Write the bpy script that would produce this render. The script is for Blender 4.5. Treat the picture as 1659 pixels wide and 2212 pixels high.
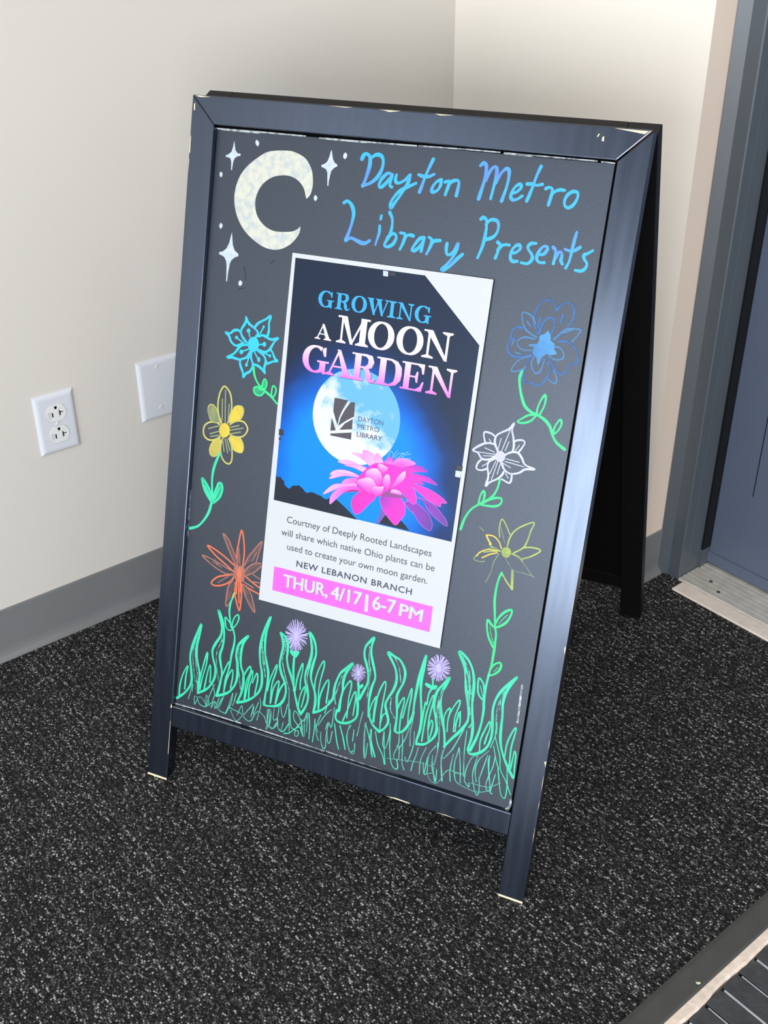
import bpy, bmesh, math, random
from mathutils import Vector, Matrix
from mathutils.geometry import tessellate_polygon
random.seed(7)
for _o in list(bpy.data.objects): bpy.data.objects.remove(_o, do_unlink=True)
SC = bpy.context.scene
COL = SC.collection
def lin(c):
    return tuple((v/255/12.92 if v/255 <= .04045 else ((v/255+.055)/1.055)**2.4) for v in c)
# ------------------------------------------------------------------ camera
# metres; x along the short back wall, y away along the left wall, z up, origin at the foot of the wall corner
CAM_POS = Vector((1.6191, -1.4835, 1.2091)); YAW, PITCH, ROLL = -.8938, .5384, -.0109; FPX = 2336.5
fwd0 = Vector((math.sin(YAW), math.cos(YAW), 0)); rt = Vector((math.cos(YAW), -math.sin(YAW), 0)); zz = Vector((0, 0, 1))
fwd = fwd0*math.cos(PITCH)-zz*math.sin(PITCH); u0 = zz*math.cos(PITCH)+fwd0*math.sin(PITCH)
cr = rt*math.cos(ROLL)+u0*math.sin(ROLL); cu = -rt*math.sin(ROLL)+u0*math.cos(ROLL)
cam = bpy.data.cameras.new('camera'); cam_o = bpy.data.objects.new('camera', cam); COL.objects.link(cam_o)
cam.sensor_fit = 'VERTICAL'; cam.sensor_height = 36.0; cam.lens = FPX/2212*36.0; cam.clip_start = .02; cam.clip_end = 60
cam_o.matrix_world = Matrix(((cr.x, cu.x, -fwd.x, CAM_POS.x), (cr.y, cu.y, -fwd.y, CAM_POS.y), (cr.z, cu.z, -fwd.z, CAM_POS.z), (0, 0, 0, 1)))
SC.camera = cam_o
# ------------------------------------------------------------------ light
SC.view_settings.view_transform = 'Standard'; SC.view_settings.look = 'None'
SC.view_settings.exposure = 0.2; SC.view_settings.gamma = 1.0; SC.view_settings.use_curve_mapping = False
wd = bpy.data.worlds.new('world'); SC.world = wd; wd.use_nodes = True
bg = wd.node_tree.nodes['Background']; bg.inputs[0].default_value = (.86, .92, 1.0, 1); bg.inputs[1].default_value = .52
def area(name, loc, target, sx, sy, power, col):
    l = bpy.data.lights.new(name, 'AREA'); l.shape = 'RECTANGLE'; l.size = sx; l.size_y = sy; l.energy = power; l.color = col
    o = bpy.data.objects.new(name, l); COL.objects.link(o); o.location = loc
    o.rotation_euler = (Vector(target)-Vector(loc)).to_track_quat('-Z', 'Y').to_euler(); return o
# daylight through the glazed entrance behind the photographer; the last two lamps are added fill
area('entrance_daylight', (2.85, -5.2, 1.05), (1.2, -.6, .8), 2.6, 1.55, 124, (.86, .92, 1.0))
area('side_window_daylight', (.2, -5.6, 1.9), (.6, -.6, .7), 2.9, 2.4, 34, (.86, .92, 1.0))
area('right_side_fill', (4.6, -4.2, .95), (0, -.8, .5), 2.6, 1.5, 118, (1.0, .97, .95))  # added lamp to brighten the left wall, no window known there
area('overhead_fill', (1.9, -1.0, 2.75), (1.9, -1.0, 0), 1.6, 1.6, 27, (1.0, .93, .84))  # added overhead lamp lifting the upper walls, no known fixture
# ------------------------------------------------------------------ helpers
def mat(name, col, rough=.5, spec=.5, metal=0.0, tint=None, ior=None, noise=0.0, nscale=30.0, bump=0.0, bscale=200.0, coat=0.0):
    m = bpy.data.materials.new(name); m.use_nodes = True; nt = m.node_tree; b = nt.nodes['Principled BSDF']
    c = lin(col); b.inputs['Base Color'].default_value = (*c, 1); b.inputs['Roughness'].default_value = rough
    b.inputs['Specular IOR Level'].default_value = spec; b.inputs['Metallic'].default_value = metal; b.inputs['Coat Weight'].default_value = coat
    if ior: b.inputs['IOR'].default_value = ior
    if tint: b.inputs['Specular Tint'].default_value = (*tint, 1)
    tc = nt.nodes.new('ShaderNodeTexCoord')
    if noise:
        n = nt.nodes.new('ShaderNodeTexNoise'); n.inputs['Scale'].default_value = nscale; n.inputs['Detail'].default_value = 5
        r = nt.nodes.new('ShaderNodeMapRange'); r.inputs['From Min'].default_value = .3; r.inputs['From Max'].default_value = .7
        r.inputs['To Min'].default_value = 1-noise; r.inputs['To Max'].default_value = 1+noise
        mx = nt.nodes.new('ShaderNodeVectorMath'); mx.operation = 'SCALE'; mx.inputs[0].default_value = c
        nt.links.new(tc.outputs['Object'], n.inputs['Vector']); nt.links.new(n.outputs['Fac'], r.inputs['Value'])
        nt.links.new(r.outputs[0], mx.inputs['Scale']); nt.links.new(mx.outputs[0], b.inputs['Base Color'])
    if bump:
        n2 = nt.nodes.new('ShaderNodeTexNoise'); n2.inputs['Scale'].default_value = bscale; n2.inputs['Detail'].default_value = 3
        bp = nt.nodes.new('ShaderNodeBump'); bp.inputs['Strength'].default_value = bump; bp.inputs['Distance'].default_value = .002
        nt.links.new(tc.outputs['Object'], n2.inputs['Vector']); nt.links.new(n2.outputs['Fac'], bp.inputs['Height']); nt.links.new(bp.outputs[0], b.inputs['Normal'])
    return m
def link(name, me, parent=None, mats=(), M=None):
    o = bpy.data.objects.new(name, me); COL.objects.link(o)
    for m in mats: me.materials.append(m)
    if parent: o.parent = parent
    if M is not None: o.matrix_basis = M
    return o
def from_bm(name, bm, parent=None, mats=(), M=None, smooth=False):
    me = bpy.data.meshes.new(name); bmesh.ops.recalc_face_normals(bm, faces=bm.faces); bm.to_mesh(me); bm.free()
    if smooth:
        for p in me.polygons: p.use_smooth = True
    return link(name, me, parent, mats, M)
def add_box(bm, x0, x1, y0, y1, z0, z1, mi=0):
    v = [bm.verts.new((x, y, z)) for x in (x0, x1) for y in (y0, y1) for z in (z0, z1)]
    for f in ((0, 1, 3, 2), (4, 6, 7, 5), (0, 4, 5, 1), (2, 3, 7, 6), (0, 2, 6, 4), (1, 5, 7, 3)):
        bm.faces.new([v[i] for i in f]).material_index = mi
    return v
def box(name, dims, parent=None, m=None, M=None, bev=0.0, seg=2):
    bm = bmesh.new(); add_box(bm, *dims)
    if bev: bmesh.ops.bevel(bm, geom=list(bm.edges), offset=bev, segments=seg, affect='EDGES', profile=.6)
    return from_bm(name, bm, parent, (m,), M)
def prism(name, poly, z0, z1, parent=None, m=None, M=None, bev=0.0):
    bm = bmesh.new(); a = [bm.verts.new((x, y, z0)) for x, y in poly]; b = [bm.verts.new((x, y, z1)) for x, y in poly]
    bm.faces.new(a[::-1]); bm.faces.new(b); k = len(poly)
    for i in range(k): bm.faces.new((a[i], a[(i+1) % k], b[(i+1) % k], b[i]))
    if bev: bmesh.ops.bevel(bm, geom=list(bm.edges), offset=bev, segments=2, affect='EDGES', profile=.6)
    return from_bm(name, bm, parent, (m,), M)
def cyl(bm, c, r, axis, h, n=20, mi=0):
    ax = Vector(axis).normalized(); t = ax.orthogonal().normalized(); s = ax.cross(t); c = Vector(c)
    a = [bm.verts.new(c+(t*math.cos(i*2*math.pi/n)+s*math.sin(i*2*math.pi/n))*r) for i in range(n)]
    b = [bm.verts.new(v.co+ax*h) for v in a]
    bm.faces.new(a[::-1]).material_index = mi; bm.faces.new(b).material_index = mi
    for i in range(n): bm.faces.new((a[i], a[(i+1) % n], b[(i+1) % n], b[i])).material_index = mi
def thing(name, label, cat, loc=(0, 0, 0), M=None, group=None):
    o = bpy.data.objects.new(name, None); COL.objects.link(o); o.empty_display_size = .05
    if M is not None: o.matrix_basis = M
    else: o.location = loc
    o['label'] = label; o['category'] = cat
    if group: o['group'] = group
    return o
def struct(o): o['kind'] = 'structure'; return o
# flat painted / printed shapes on the plane z = const of their object
def smooth_path(P, closed=False, sub=5):
    if len(P) < 3: return [Vector(p) for p in P]
    V = [Vector(p) for p in P]; n = len(V); out = []
    rng = n if closed else n-1
    for i in range(rng):
        p1 = V[i]; p2 = V[(i+1) % n]
        p0 = V[(i-1) % n] if (closed or i > 0) else p1*2-p2
        p3 = V[(i+2) % n] if (closed or i+2 < n) else p2*2-p1
        for k in range(sub):
            t = k/sub
            out.append(.5*((2*p1)+(p2-p0)*t+(2*p0-5*p1+4*p2-p3)*t*t+(3*p1-p0-3*p2+p3)*t*t*t))
    if not closed: out.append(V[-1])
    return out
def add_stroke(bm, P, w, z, mi, closed=False, ends=None):
    n = len(P); W = w if isinstance(w, list) else [w]*n; L = []; R = []; ZR = 0 if closed else 3e-6; zi = lambda i: z+ZR*i/(n-1)
    for i, p in enumerate(P):
        a = P[(i-1) % n] if (closed or i > 0) else p; b = P[(i+1) % n] if (closed or i < n-1) else p
        d = (b-a); d = d.normalized() if d.length > 1e-9 else Vector((1, 0)); q = Vector((-d.y, d.x))*W[i]/2
        L.append(bm.verts.new((p.x+q.x, p.y+q.y, zi(i)))); R.append(bm.verts.new((p.x-q.x, p.y-q.y, zi(i))))
    for i in range(n if closed else n-1):
        j = (i+1) % n
        try: bm.faces.new((R[i], R[j], L[j], L[i])).material_index = mi
        except ValueError: pass
    if not closed and ends != 'flat':
        for i in (0, n-1):
            c = P[i]; r = W[i]/2; d = P[0]-P[1] if i == 0 else P[-1]-P[-2]; a0 = math.atan2(d.y, d.x)-math.pi/2; zc = z if i == 0 else z+ZR
            vs = [bm.verts.new((c.x+r*math.cos(a0+k*math.pi/6), c.y+r*math.sin(a0+k*math.pi/6), zc)) for k in range(7)]
            bm.faces.new(vs).material_index = mi
def add_fill(bm, P, z, mi):
    vs = [bm.verts.new((p[0], p[1], z)) for p in P]
    for t in tessellate_polygon([[Vector((p[0], p[1], 0)) for p in P]]):
        if len(set(t)) == 3:
            try: bm.faces.new([vs[i] for i in t]).material_index = mi
            except ValueError: pass
def flat_bm(name, bm, parent, mats, M=None):
    me = bpy.data.meshes.new(name); bm.normal_update()
    for f in bm.faces:
        if f.normal.z < 0: f.normal_flip()
    bm.to_mesh(me); bm.free()
    return link(name, me, parent, mats, M)
def pairs(t, s): return [Vector((t[i]*s, t[i+1]*s)) for i in range(0, len(t), 2)]
# ------------------------------------------------------------------ room
M_WL = mat('warm_grey_paint', (208, 204, 197), .55, .3, noise=.012, nscale=3, bump=.03, bscale=350)
M_WB = mat('white_wall_paint', (240, 234, 223), .55, .3, noise=.01, nscale=3, bump=.03, bscale=350)
M_WR = mat('beige_wall_paint', (226, 210, 194), .55, .3, noise=.012, nscale=3, bump=.03, bscale=350)
M_BASE = mat('grey_rubber_base', (116, 118, 119), .42, .4, noise=.03, nscale=8)
M_FRAME = mat('slate_frame_paint', (78, 86, 93), .38, .5, noise=.03, nscale=12, bump=.04, bscale=600)
M_DOOR = mat('slate_blue_door_paint', (90, 101, 121), .4, .5, noise=.03, nscale=6, bump=.03, bscale=500)
M_BLACK = mat('black_gasket', (14, 15, 20), .5, .4)
def carpet():
    m = bpy.data.materials.new('black_flecked_carpet'); m.use_nodes = True; nt = m.node_tree; b = nt.nodes['Principled BSDF']
    N = nt.nodes.new; L = nt.links.new
    b.inputs['Roughness'].default_value = .85; b.inputs['Specular IOR Level'].default_value = .25
    tc = N('ShaderNodeTexCoord'); mp = N('ShaderNodeMapping'); mp.inputs['Scale'].default_value = (.78, 1.0, 1.0); L(tc.outputs['Object'], mp.inputs['Vector'])
    # loops: one voronoi cell per tuft, its own yarn shade, dark in the gaps
    vo = N('ShaderNodeTexVoronoi'); vo.inputs['Scale'].default_value = 410; vo.inputs['Randomness'].default_value = .9; L(mp.outputs[0], vo.inputs['Vector'])
    fib = N('ShaderNodeTexNoise'); fib.inputs['Scale'].default_value = 900; fib.inputs['Detail'].default_value = 2; L(mp.outputs[0], fib.inputs['Vector'])
    pat = N('ShaderNodeTexNoise'); pat.inputs['Scale'].default_value = 22; pat.inputs['Detail'].default_value = 3; L(mp.outputs[0], pat.inputs['Vector'])
    sc_ = N('ShaderNodeSeparateColor'); L(vo.outputs['Color'], sc_.inputs[0])
    ad = N('ShaderNodeMath'); ad.operation = 'MULTIPLY_ADD'; ad.inputs[1].default_value = .30; L(pat.outputs['Fac'], ad.inputs[0]); L(sc_.outputs[0], ad.inputs[2])
    sx = N('ShaderNodeSeparateXYZ'); L(tc.outputs['Object'], sx.inputs[0])
    wob = N('ShaderNodeMath'); wob.operation = 'MULTIPLY_ADD'; wob.inputs[1].default_value = .012; L(pat.outputs['Fac'], wob.inputs[0]); L(sx.outputs['Y'], wob.inputs[2])
    row = N('ShaderNodeMath'); row.operation = 'MULTIPLY'; row.inputs[1].default_value = 2*math.pi/.0125; L(wob.outputs[0], row.inputs[0])
    sn = N('ShaderNodeMath'); sn.operation = 'SINE'; L(row.outputs[0], sn.inputs[0])
    ad0 = ad; ad = N('ShaderNodeMath'); ad.operation = 'MULTIPLY_ADD'; ad.inputs[1].default_value = .10; L(sn.outputs[0], ad.inputs[0]); L(ad0.outputs[0], ad.inputs[2])
    r = N('ShaderNodeValToRGB'); L(ad.outputs[0], r.inputs[0]); c = r.color_ramp
    c.elements[0].position = .30; c.elements[0].color = (*lin((36, 36, 38)), 1); c.elements[1].position = 1.12 if False else 1.0; c.elements[1].color = (*lin((122, 121, 119)), 1)
    e1 = c.elements.new(.72); e1.color = (*lin((68, 68, 69)), 1)
    rf = N('ShaderNodeMapRange'); rf.inputs['From Min'].default_value = 1.0; rf.inputs['From Max'].default_value = 1.14; L(ad.outputs[0], rf.inputs['Value'])
    mx = N('ShaderNodeMix'); mx.data_type = 'RGBA'; L(rf.outputs[0], mx.inputs['Factor']); L(r.outputs[0], mx.inputs['A']); mx.inputs['B'].default_value = (*lin((222, 220, 214)), 1)
    gp = N('ShaderNodeMath'); gp.operation = 'MULTIPLY_ADD'; gp.inputs[1].default_value = .35; L(fib.outputs['Fac'], gp.inputs[0]); L(vo.outputs['Distance'], gp.inputs[2])
    gm = N('ShaderNodeMapRange'); gm.inputs['From Min'].default_value = .42; gm.inputs['From Max'].default_value = .80; gm.inputs['To Min'].default_value = 1; gm.inputs['To Max'].default_value = .14; L(gp.outputs[0], gm.inputs['Value'])
    ml = N('ShaderNodeVectorMath'); ml.operation = 'SCALE'; L(mx.outputs['Result'], ml.inputs[0]); L(gm.outputs[0], ml.inputs['Scale']); L(ml.outputs[0], b.inputs['Base Color'])
    h = N('ShaderNodeMath'); h.operation = 'SUBTRACT'; h.inputs[0].default_value = 1; L(gp.outputs[0], h.inputs[1])
    bp = N('ShaderNodeBump'); bp.inputs['Strength'].default_value = 1.0; bp.inputs['Distance'].default_value = .003; L(h.outputs[0], bp.inputs['Height']); L(bp.outputs[0], b.inputs['Normal'])
    return m
M_CARPET = carpet()
STRIP_X = 1.167; XC = .5675; YF = .064
bm = bmesh.new(); add_box(bm, -.1, STRIP_X, -6.2, 0, -.06, 0); add_box(bm, XC-.1, STRIP_X, 0, .027, -.06, 0); add_box(bm, XC-.1, .6265, .027, .0665, -.06, 0)
struct(from_bm('floor', bm, None, (M_CARPET,)))
WALL_H = 2.8
struct(box('wall_left', (-.12, 0, -6.2, .0, -.06, WALL_H), None, M_WL))
bm = bmesh.new(); add_box(bm, -.12, XC, 0, .25, -.06, WALL_H)
w = from_bm('wall_back', bm, None, (M_WB, M_WR)); struct(w)
for p in w.data.polygons:
    if p.normal.x > .9: p.material_index = 1          # the narrow return that turns towards the door
# rubber cove base: profile swept along a wall
def base(name, path, hb=.0999):
    prof = [(0, hb), (.0022, hb), (.003, hb-.0015), (.003, .022), (.0038, .015), (.0058, .009), (.0105, .004), (.0125, .0015), (.0125, 0), (0, 0)]
    bm = bmesh.new(); rows = []
    for (P, Nn) in path:
        rows.append([bm.verts.new((P[0]+Nn[0]*a, P[1]+Nn[1]*a, b)) for a, b in prof])
    for i in range(len(rows)-1):
        for k in range(len(prof)-1): bm.faces.new((rows[i][k], rows[i][k+1], rows[i+1][k+1], rows[i+1][k]))
    for r_ in (rows[0], rows[-1]): bm.faces.new(r_)
    return struct(from_bm(name, bm, None, (M_BASE,)))
base('baseboard_left', [((0, -6.2), (1, 0)), ((0, -.013), (1, 0))])
base('baseboard_back', [((0, 0), (0, -1)), ((XC-.001, 0), (0, -1)), ((XC, .001), (1, 0)), ((XC, YF-.008), (1, 0))])
# door frame (hollow metal, chamfered edge) with the door hung at its back
FX = .6137
def zprism(name, poly, z0, z1, parent, m, bev=0.0): return prism(name, poly, z0, z1, parent, m, None, bev)
fr = zprism('trim_1', [(XC+.0005, YF-.010), (XC+.002, YF-.012), (.5875, YF+.0005), (FX-.002, YF+.0005), (FX, YF+.0025), (FX, .089), (FX+.0006, .0905), (FX, .092), (FX, .126), (FX-.05, .126), (FX-.05, .2), (XC-.02, .2), (XC-.02, YF)], 0, WALL_H, None, M_FRAME)
struct(fr)
dr = box('door_1', (FX+.0045, 1.52, .150, .195, .022, 2.1), None, M_DOOR, bev=.0015); struct(dr)
g = box('gasket', (FX-.048, FX+.0045, .127, .185, .045, 2.1), dr, M_BLACK)
box('jamb_foot', (FX-.048, FX+.0044, .1262, .185, 0, .0448), dr, M_FRAME)
box('edge_seam', (.6885, .6899, .1492, .152, .19, 2.1), dr, M_BLACK)
box('bottom_sweep', (FX+.004, 1.52, .1465, .1502, .012, .034), dr, M_DOOR, bev=.001)
struct(box('wall_right', (FX, 1.6, .10, .25, 2.1, WALL_H), None, M_WR))
# ------------------------------------------------------------------ threshold, carpet edge, entrance mat
M_ALU = mat('worn_aluminium', (208, 204, 194), .42, .5, metal=.25, noise=.12, nscale=40, bump=.05, bscale=300)
M_CONC = mat('pale_concrete', (226, 214, 202), .8, .3, noise=.10, nscale=35, bump=.3, bscale=120)
M_RUB = mat('charcoal_rubber', (72, 72, 69), .5, .4, noise=.12, nscale=18, bump=.1, bscale=300)
M_GLUE = mat('pale_adhesive', (232, 216, 200), .75, .3, noise=.12, nscale=60, bump=.4, bscale=90)
M_TREAD = mat('charcoal_tread', (58, 60, 62), .55, .5, noise=.25, nscale=45, bump=.35, bscale=160)
M_RAIL = mat('silver_rail', (205, 208, 210), .35, .5, metal=.5, noise=.15, nscale=60)
M_SCREW = mat('dull_screw', (120, 112, 100), .4, .5, metal=.7)
TX0 = FX+.0015
t = thing('door_threshold', 'ribbed aluminium threshold plate under the slate door', 'threshold', (TX0, .062, 0))
bm = bmesh.new(); prof = [(0, 0), (0, .003)]; y = .002
for k in range(6):                                          # low ribs along the plate
    prof += [(y, .0052), (y+.0088, .0052), (y+.0098, .0034), (y+.0118, .0034)]; y += .0128
prof += [(y, .0055), (.1, .0055), (.1, 0)]
for x in (0, .92): pass
a = [bm.verts.new((0, q[0], q[1])) for q in prof]; b = [bm.verts.new((.92, q[0], q[1])) for q in prof]
for i in range(len(prof)-1): bm.faces.new((a[i], a[i+1], b[i+1], b[i]))
bm.faces.new(a); bm.faces.new(b)
from_bm('plate', bm, t, (M_ALU,))
for (sx_, sy_) in ((.048, .0385), (.079, .0200)):
    bm = bmesh.new(); cyl(bm, (sx_, sy_, .004), .0036, (0, 0, 1), .0018); add_box(bm, sx_-.003, sx_+.003, sy_-.0005, sy_+.0005, .0056, .006, 1)
    from_bm('screw', bm, t, (M_SCREW, M_BLACK))
t = box('threshold_sill', (.6265, 1.55, .0275, .0615, -.03, .0035), None, M_CONC, bev=.0015)
t['label'] = 'pale concrete sill strip between the carpet and ribbed threshold'; t['category'] = 'sill'
# rubber reducer along the right edge of the carpet
bm = bmesh.new(); prof = [(STRIP_X-.0035, .0003), (STRIP_X-.002, .0022), (STRIP_X+.004, .003), (STRIP_X+.029, .0026), (STRIP_X+.032, .0012), (STRIP_X+.032, -.02), (STRIP_X-.0035, -.02)]
a = [bm.verts.new((q[0], -6.2, q[1])) for q in prof]; b = [bm.verts.new((q[0], -.05, q[1])) for q in prof]
for i in range(len(prof)): j = (i+1) % len(prof); bm.faces.new((a[i], a[j], b[j], b[i]))
bm.faces.new(a); bm.faces.new(b)
t = from_bm('carpet_edge_strip', bm, None, (M_RUB,)); t['label'] = 'charcoal rubber edging strip along the carpet beside the entrance mat'; t['category'] = 'edging strip'
strip = t
bm = bmesh.new(); add_fill(bm, [(1.1888, -.6436), (1.1908, -.6432), (1.1923, -.6402), (1.1945, -.6413), (1.1938, -.6450), (1.1904, -.6456)], .0032, 0)
flat_bm('paint_spot', bm, strip, (mat('pale_paint', (232, 228, 196), .6),))
bm = bmesh.new()
x0 = STRIP_X+.032; n = 300
edge = [x0+.0125+.0010*math.sin(i*.55)+.0008*math.sin(i*.23)+random.uniform(-.0005, .0005) for i in range(n)]
ys = [-2.6+i*2.5/(n-1) for i in range(n)]
top = [[bm.verts.new((x0, ys[i], .0005)), bm.verts.new((edge[i]-.002, ys[i], .0012)), bm.verts.new((edge[i], ys[i], -.004)), bm.verts.new((edge[i], ys[i], -.02))] for i in range(n)]
for i in range(n-1):
    for k in range(3): bm.faces.new((top[i][k], top[i][k+1], top[i+1][k+1], top[i+1][k]))
t = from_bm('adhesive_bead', bm, None, (M_GLUE,)); t['label'] = 'pale ragged bead of adhesive between rubber strip and mat'; t['category'] = 'adhesive'
MX0, MX1 = STRIP_X+.0500, STRIP_X+.95
t = thing('entrance_mat', 'slatted charcoal entrance mat with thin silver rails, bottom right', 'mat', (MX0, -1.5, 0))
PIT = .0347; ymat = -.5525
for k in range(-12, 20):
    yy = ymat-PIT*k; thick = k % 2 == 0
    if not (-1.25 < yy < -.1): continue
    zt = -.004
    box('tread', (-.004, MX1-MX0, yy+1.5-PIT+.0025, yy+1.5-.0022, -.02, zt), t, M_TREAD, bev=.0012)
    box('rail', (0 if thick else .002, MX1-MX0, yy+1.5-.0012, yy+1.5+(.0014 if thick else .0004), -.02, zt+(.0006 if thick else .0001)), t, M_RAIL)
struct(box('floor_base', (STRIP_X, 2.3, -6.2, .15, -.06, -.0199), None, M_BLACK))
# ------------------------------------------------------------------ wall plates
M_PLATE = mat('white_plastic', (208, 212, 220), .28, .5, coat=.2)
M_RECEP = mat('receptacle_plastic', (222, 224, 223), .35, .5)
M_SCRW = mat('white_screw', (225, 225, 225), .3, .5)
# frame: local x runs along the wall to the right, y up, z out of the wall
def wallM(y, z, rot=0.0): return Matrix.Translation((0, y, z)) @ Matrix(((0, 0, 1, 0), (1, 0, 0, 0), (0, 1, 0, 0), (0, 0, 0, 1))) @ Matrix.Rotation(rot, 4, 'Z')
def plate_mesh(w, h, dep, inset):
    bm = bmesh.new(); rings = []
    for (o_, z_) in ((0, 0), (0, .0008), (inset*.25, dep*.62), (inset*.6, dep*.9), (inset, dep)):
        x, y = w/2-o_, h/2-o_
        rings.append([bm.verts.new(q) for q in ((-x, -y, z_), (x, -y, z_), (x, y, z_), (-x, y, z_))])
    for i in range(len(rings)-1):
        for k in range(4): bm.faces.new((rings[i][k], rings[i][(k+1) % 4], rings[i+1][(k+1) % 4], rings[i+1][k]))
    bm.faces.new(rings[-1]); return bm
def slot_screw(parent, x, y, z, r=.0032, rot=.4):
    bm = bmesh.new(); cyl(bm, (x, y, z-.001), r, (0, 0, 1), .0019, 20)
    c_, s_ = math.cos(rot), math.sin(rot); q = [Vector((x+a_*c_-b_*s_, y+a_*s_+b_*c_, z+.00095)) for a_, b_ in ((-r*.9, -.0004), (r*.9, -.0004), (r*.9, .0004), (-r*.9, .0004))]
    f = bm.faces.new([bm.verts.new(p) for p in q]); f.material_index = 1
    return from_bm('screw', bm, parent, (M_SCRW, mat('slot_shadow', (90, 90, 92), .6)))
OW, OH = .0705, .1066
M_OUT = wallM(-.9195+OW/2-.0005, .3607+OH/2, -.012)
t = thing('wall_outlet', 'white duplex electrical outlet low on the left wall', 'outlet', M=M_OUT)
from_bm('cover_plate', plate_mesh(OW, OH, .0055, .0075), t, (M_PLATE,))
M_SLOT = mat('slot_black', (16, 16, 22), .7, .2); M_SOCK = mat('socket_shade', (200, 203, 204), .45, .4)
for sy_ in (.0195, -.0195):
    cy = sy_-.0008; r = .0172; hh = .0143
    ol = []
    a0 = math.asin(hh/r)
    for k in range(15): a_ = -a0+2*a0*k/14; ol.append((r*math.cos(a_), r*math.sin(a_)))
    for k in range(15): a_ = math.pi-a0+2*a0*k/14; ol.append((r*math.cos(a_), r*math.sin(a_)))
    rc = prism('receptacle', [(x, y+cy) for x, y in ol], .0030, .0064, t, M_RECEP, bev=.0005)
    gl = bmesh.new(); add_stroke(gl, [Vector((x*1.03, y*1.03+cy)) for x, y in ol], .0008, .00558, 0, closed=True)
    flat_bm('rim', gl, rc, (M_SOCK,))
    bm = bmesh.new()
    add_fill(bm, [(-.0150, cy-.0050), (-.0105, cy-.0105), (-.0082, cy-.0030), (-.0086, cy+.0035), (-.0145, cy+.0048)], .00645, 1)
    add_fill(bm, [(.0030, cy+.0052), (.0052, cy+.0052), (.0052, cy-.008), (.0040, cy-.0092)], .00645, 1)
    add_fill(bm, [(.0052, cy+.0052), (.0120, cy+.0085), (.0115, cy+.0092), (.0040, cy+.0060)], .00645, 1)
    add_fill(bm, [(-.0078, cy-.0060), (-.0056, cy-.0060), (-.0056, cy+.0020), (-.0078, cy+.0020)], .0065, 0)
    add_fill(bm, [(.0052, cy-.0055), (.0074, cy-.0055), (.0074, cy+.0036), (.0052, cy+.0036)], .0065, 0)
    add_fill(bm, [(.0074, cy-.0008), (.0120, cy-.0008), (.0120, cy+.0008), (.0074, cy+.0008)], .0065, 0)
    add_fill(bm, [(-.0022, cy+.0125), (.0024, cy+.0125), (.0024, cy+.0090), (.0010, cy+.0072), (-.0010, cy+.0072), (-.0022, cy+.0090)], .0065, 0)
    flat_bm('slots', bm, rc, (M_SLOT, M_SOCK))
slot_screw(t, 0, -.0008, .0058, .0034, 1.1)
BW, BH = .0805, .1125
M_BLK = wallM(-.7300+BW/2, .3640+BH/2, -.012)
t = thing('blank_wall_plate', 'blank white wall plate with two screws, half hidden by the chalkboard', 'wall plate', M=M_BLK)
from_bm('plate', plate_mesh(BW, BH, .0058, .0075), t, (M_PLATE,))
slot_screw(t, -.003, .0415, .0058, .0033, .9); slot_screw(t, -.003, -.0350, .0058, .0033, .5)
# ------------------------------------------------------------------ the A-frame sign
TAU = .3067; BWD, BHT = .610, .9987; SL, ST, RT, RB = .0357, .0354, .1252, .0914; TH = .021
BASE = Matrix(((math.cos(.4637), -math.sin(.4637), 0, .4201), (math.sin(.4637), math.cos(.4637), 0, -.9977), (0, 0, 1, 0), (0, 0, 0, 1)))
def leaf(tau, y0=0.0): s, c = math.sin(tau), math.cos(tau); return Matrix(((1, 0, 0, 0), (0, s, -c, y0), (0, c, s, 0), (0, 0, 0, 1)))
LF = leaf(TAU)
def lacquer():
    m = mat('black_lacquer', (11, 15, 25), .26, 1.0, tint=(.66, .78, 1.0), ior=1.62); nt = m.node_tree; b = nt.nodes['Principled BSDF']
    tc = nt.nodes.new('ShaderNodeTexCoord'); mp = nt.nodes.new('ShaderNodeMapping'); mp.inputs['Scale'].default_value = (90, 7, 20)
    n = nt.nodes.new('ShaderNodeTexNoise'); n.inputs['Scale'].default_value = 1.0; n.inputs['Detail'].default_value = 5
    r = nt.nodes.new('ShaderNodeMapRange'); r.inputs['To Min'].default_value = .20; r.inputs['To Max'].default_value = .27; r.inputs['From Min'].default_value = .3; r.inputs['From Max'].default_value = .7
    nt.links.new(tc.outputs['Object'], mp.inputs['Vector']); nt.links.new(mp.outputs[0], n.inputs['Vector']); nt.links.new(n.outputs['Fac'], r.inputs['Value']); nt.links.new(r.outputs[0], b.inputs['Roughness'])
    bp = nt.nodes.new('ShaderNodeBump'); bp.inputs['Strength'].default_value = .06; bp.inputs['Distance'].default_value = .001; nt.links.new(n.outputs['Fac'], bp.inputs['Height']); nt.links.new(bp.outputs[0], b.inputs['Normal'])
    return m
M_LAC = lacquer()
M_PANEL = mat('chalkboard_paint', (25, 28, 35), .40, .75, tint=(.74, .84, 1.0), ior=1.58, noise=.45, nscale=900, bump=.10, bscale=900)
M_BARE = mat('bare_wood', (226, 210, 178), .7, .3, noise=.1, nscale=80)
M_RED = mat('raw_joint_wood', (104, 62, 54), .7, .3)
M_REAR = mat('dull_black_wood', (9, 9, 11), .5, .25, noise=.2, nscale=40)
M_BACK = mat('matt_black_backing', (7, 7, 8), .85, .1)
sign = thing('chalkboard_sign', 'black wooden A-frame chalkboard sign with painted flowers, standing on the carpet', 'sign', M=BASE)
W_, H_ = BWD, BHT
def chip(parent, shapes, z, name='paint_chip', m=None):
    for P in shapes:
        bm = bmesh.new(); add_fill(bm, P, z, 0); flat_bm(name, bm, parent, (m or M_BARE,))
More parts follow.
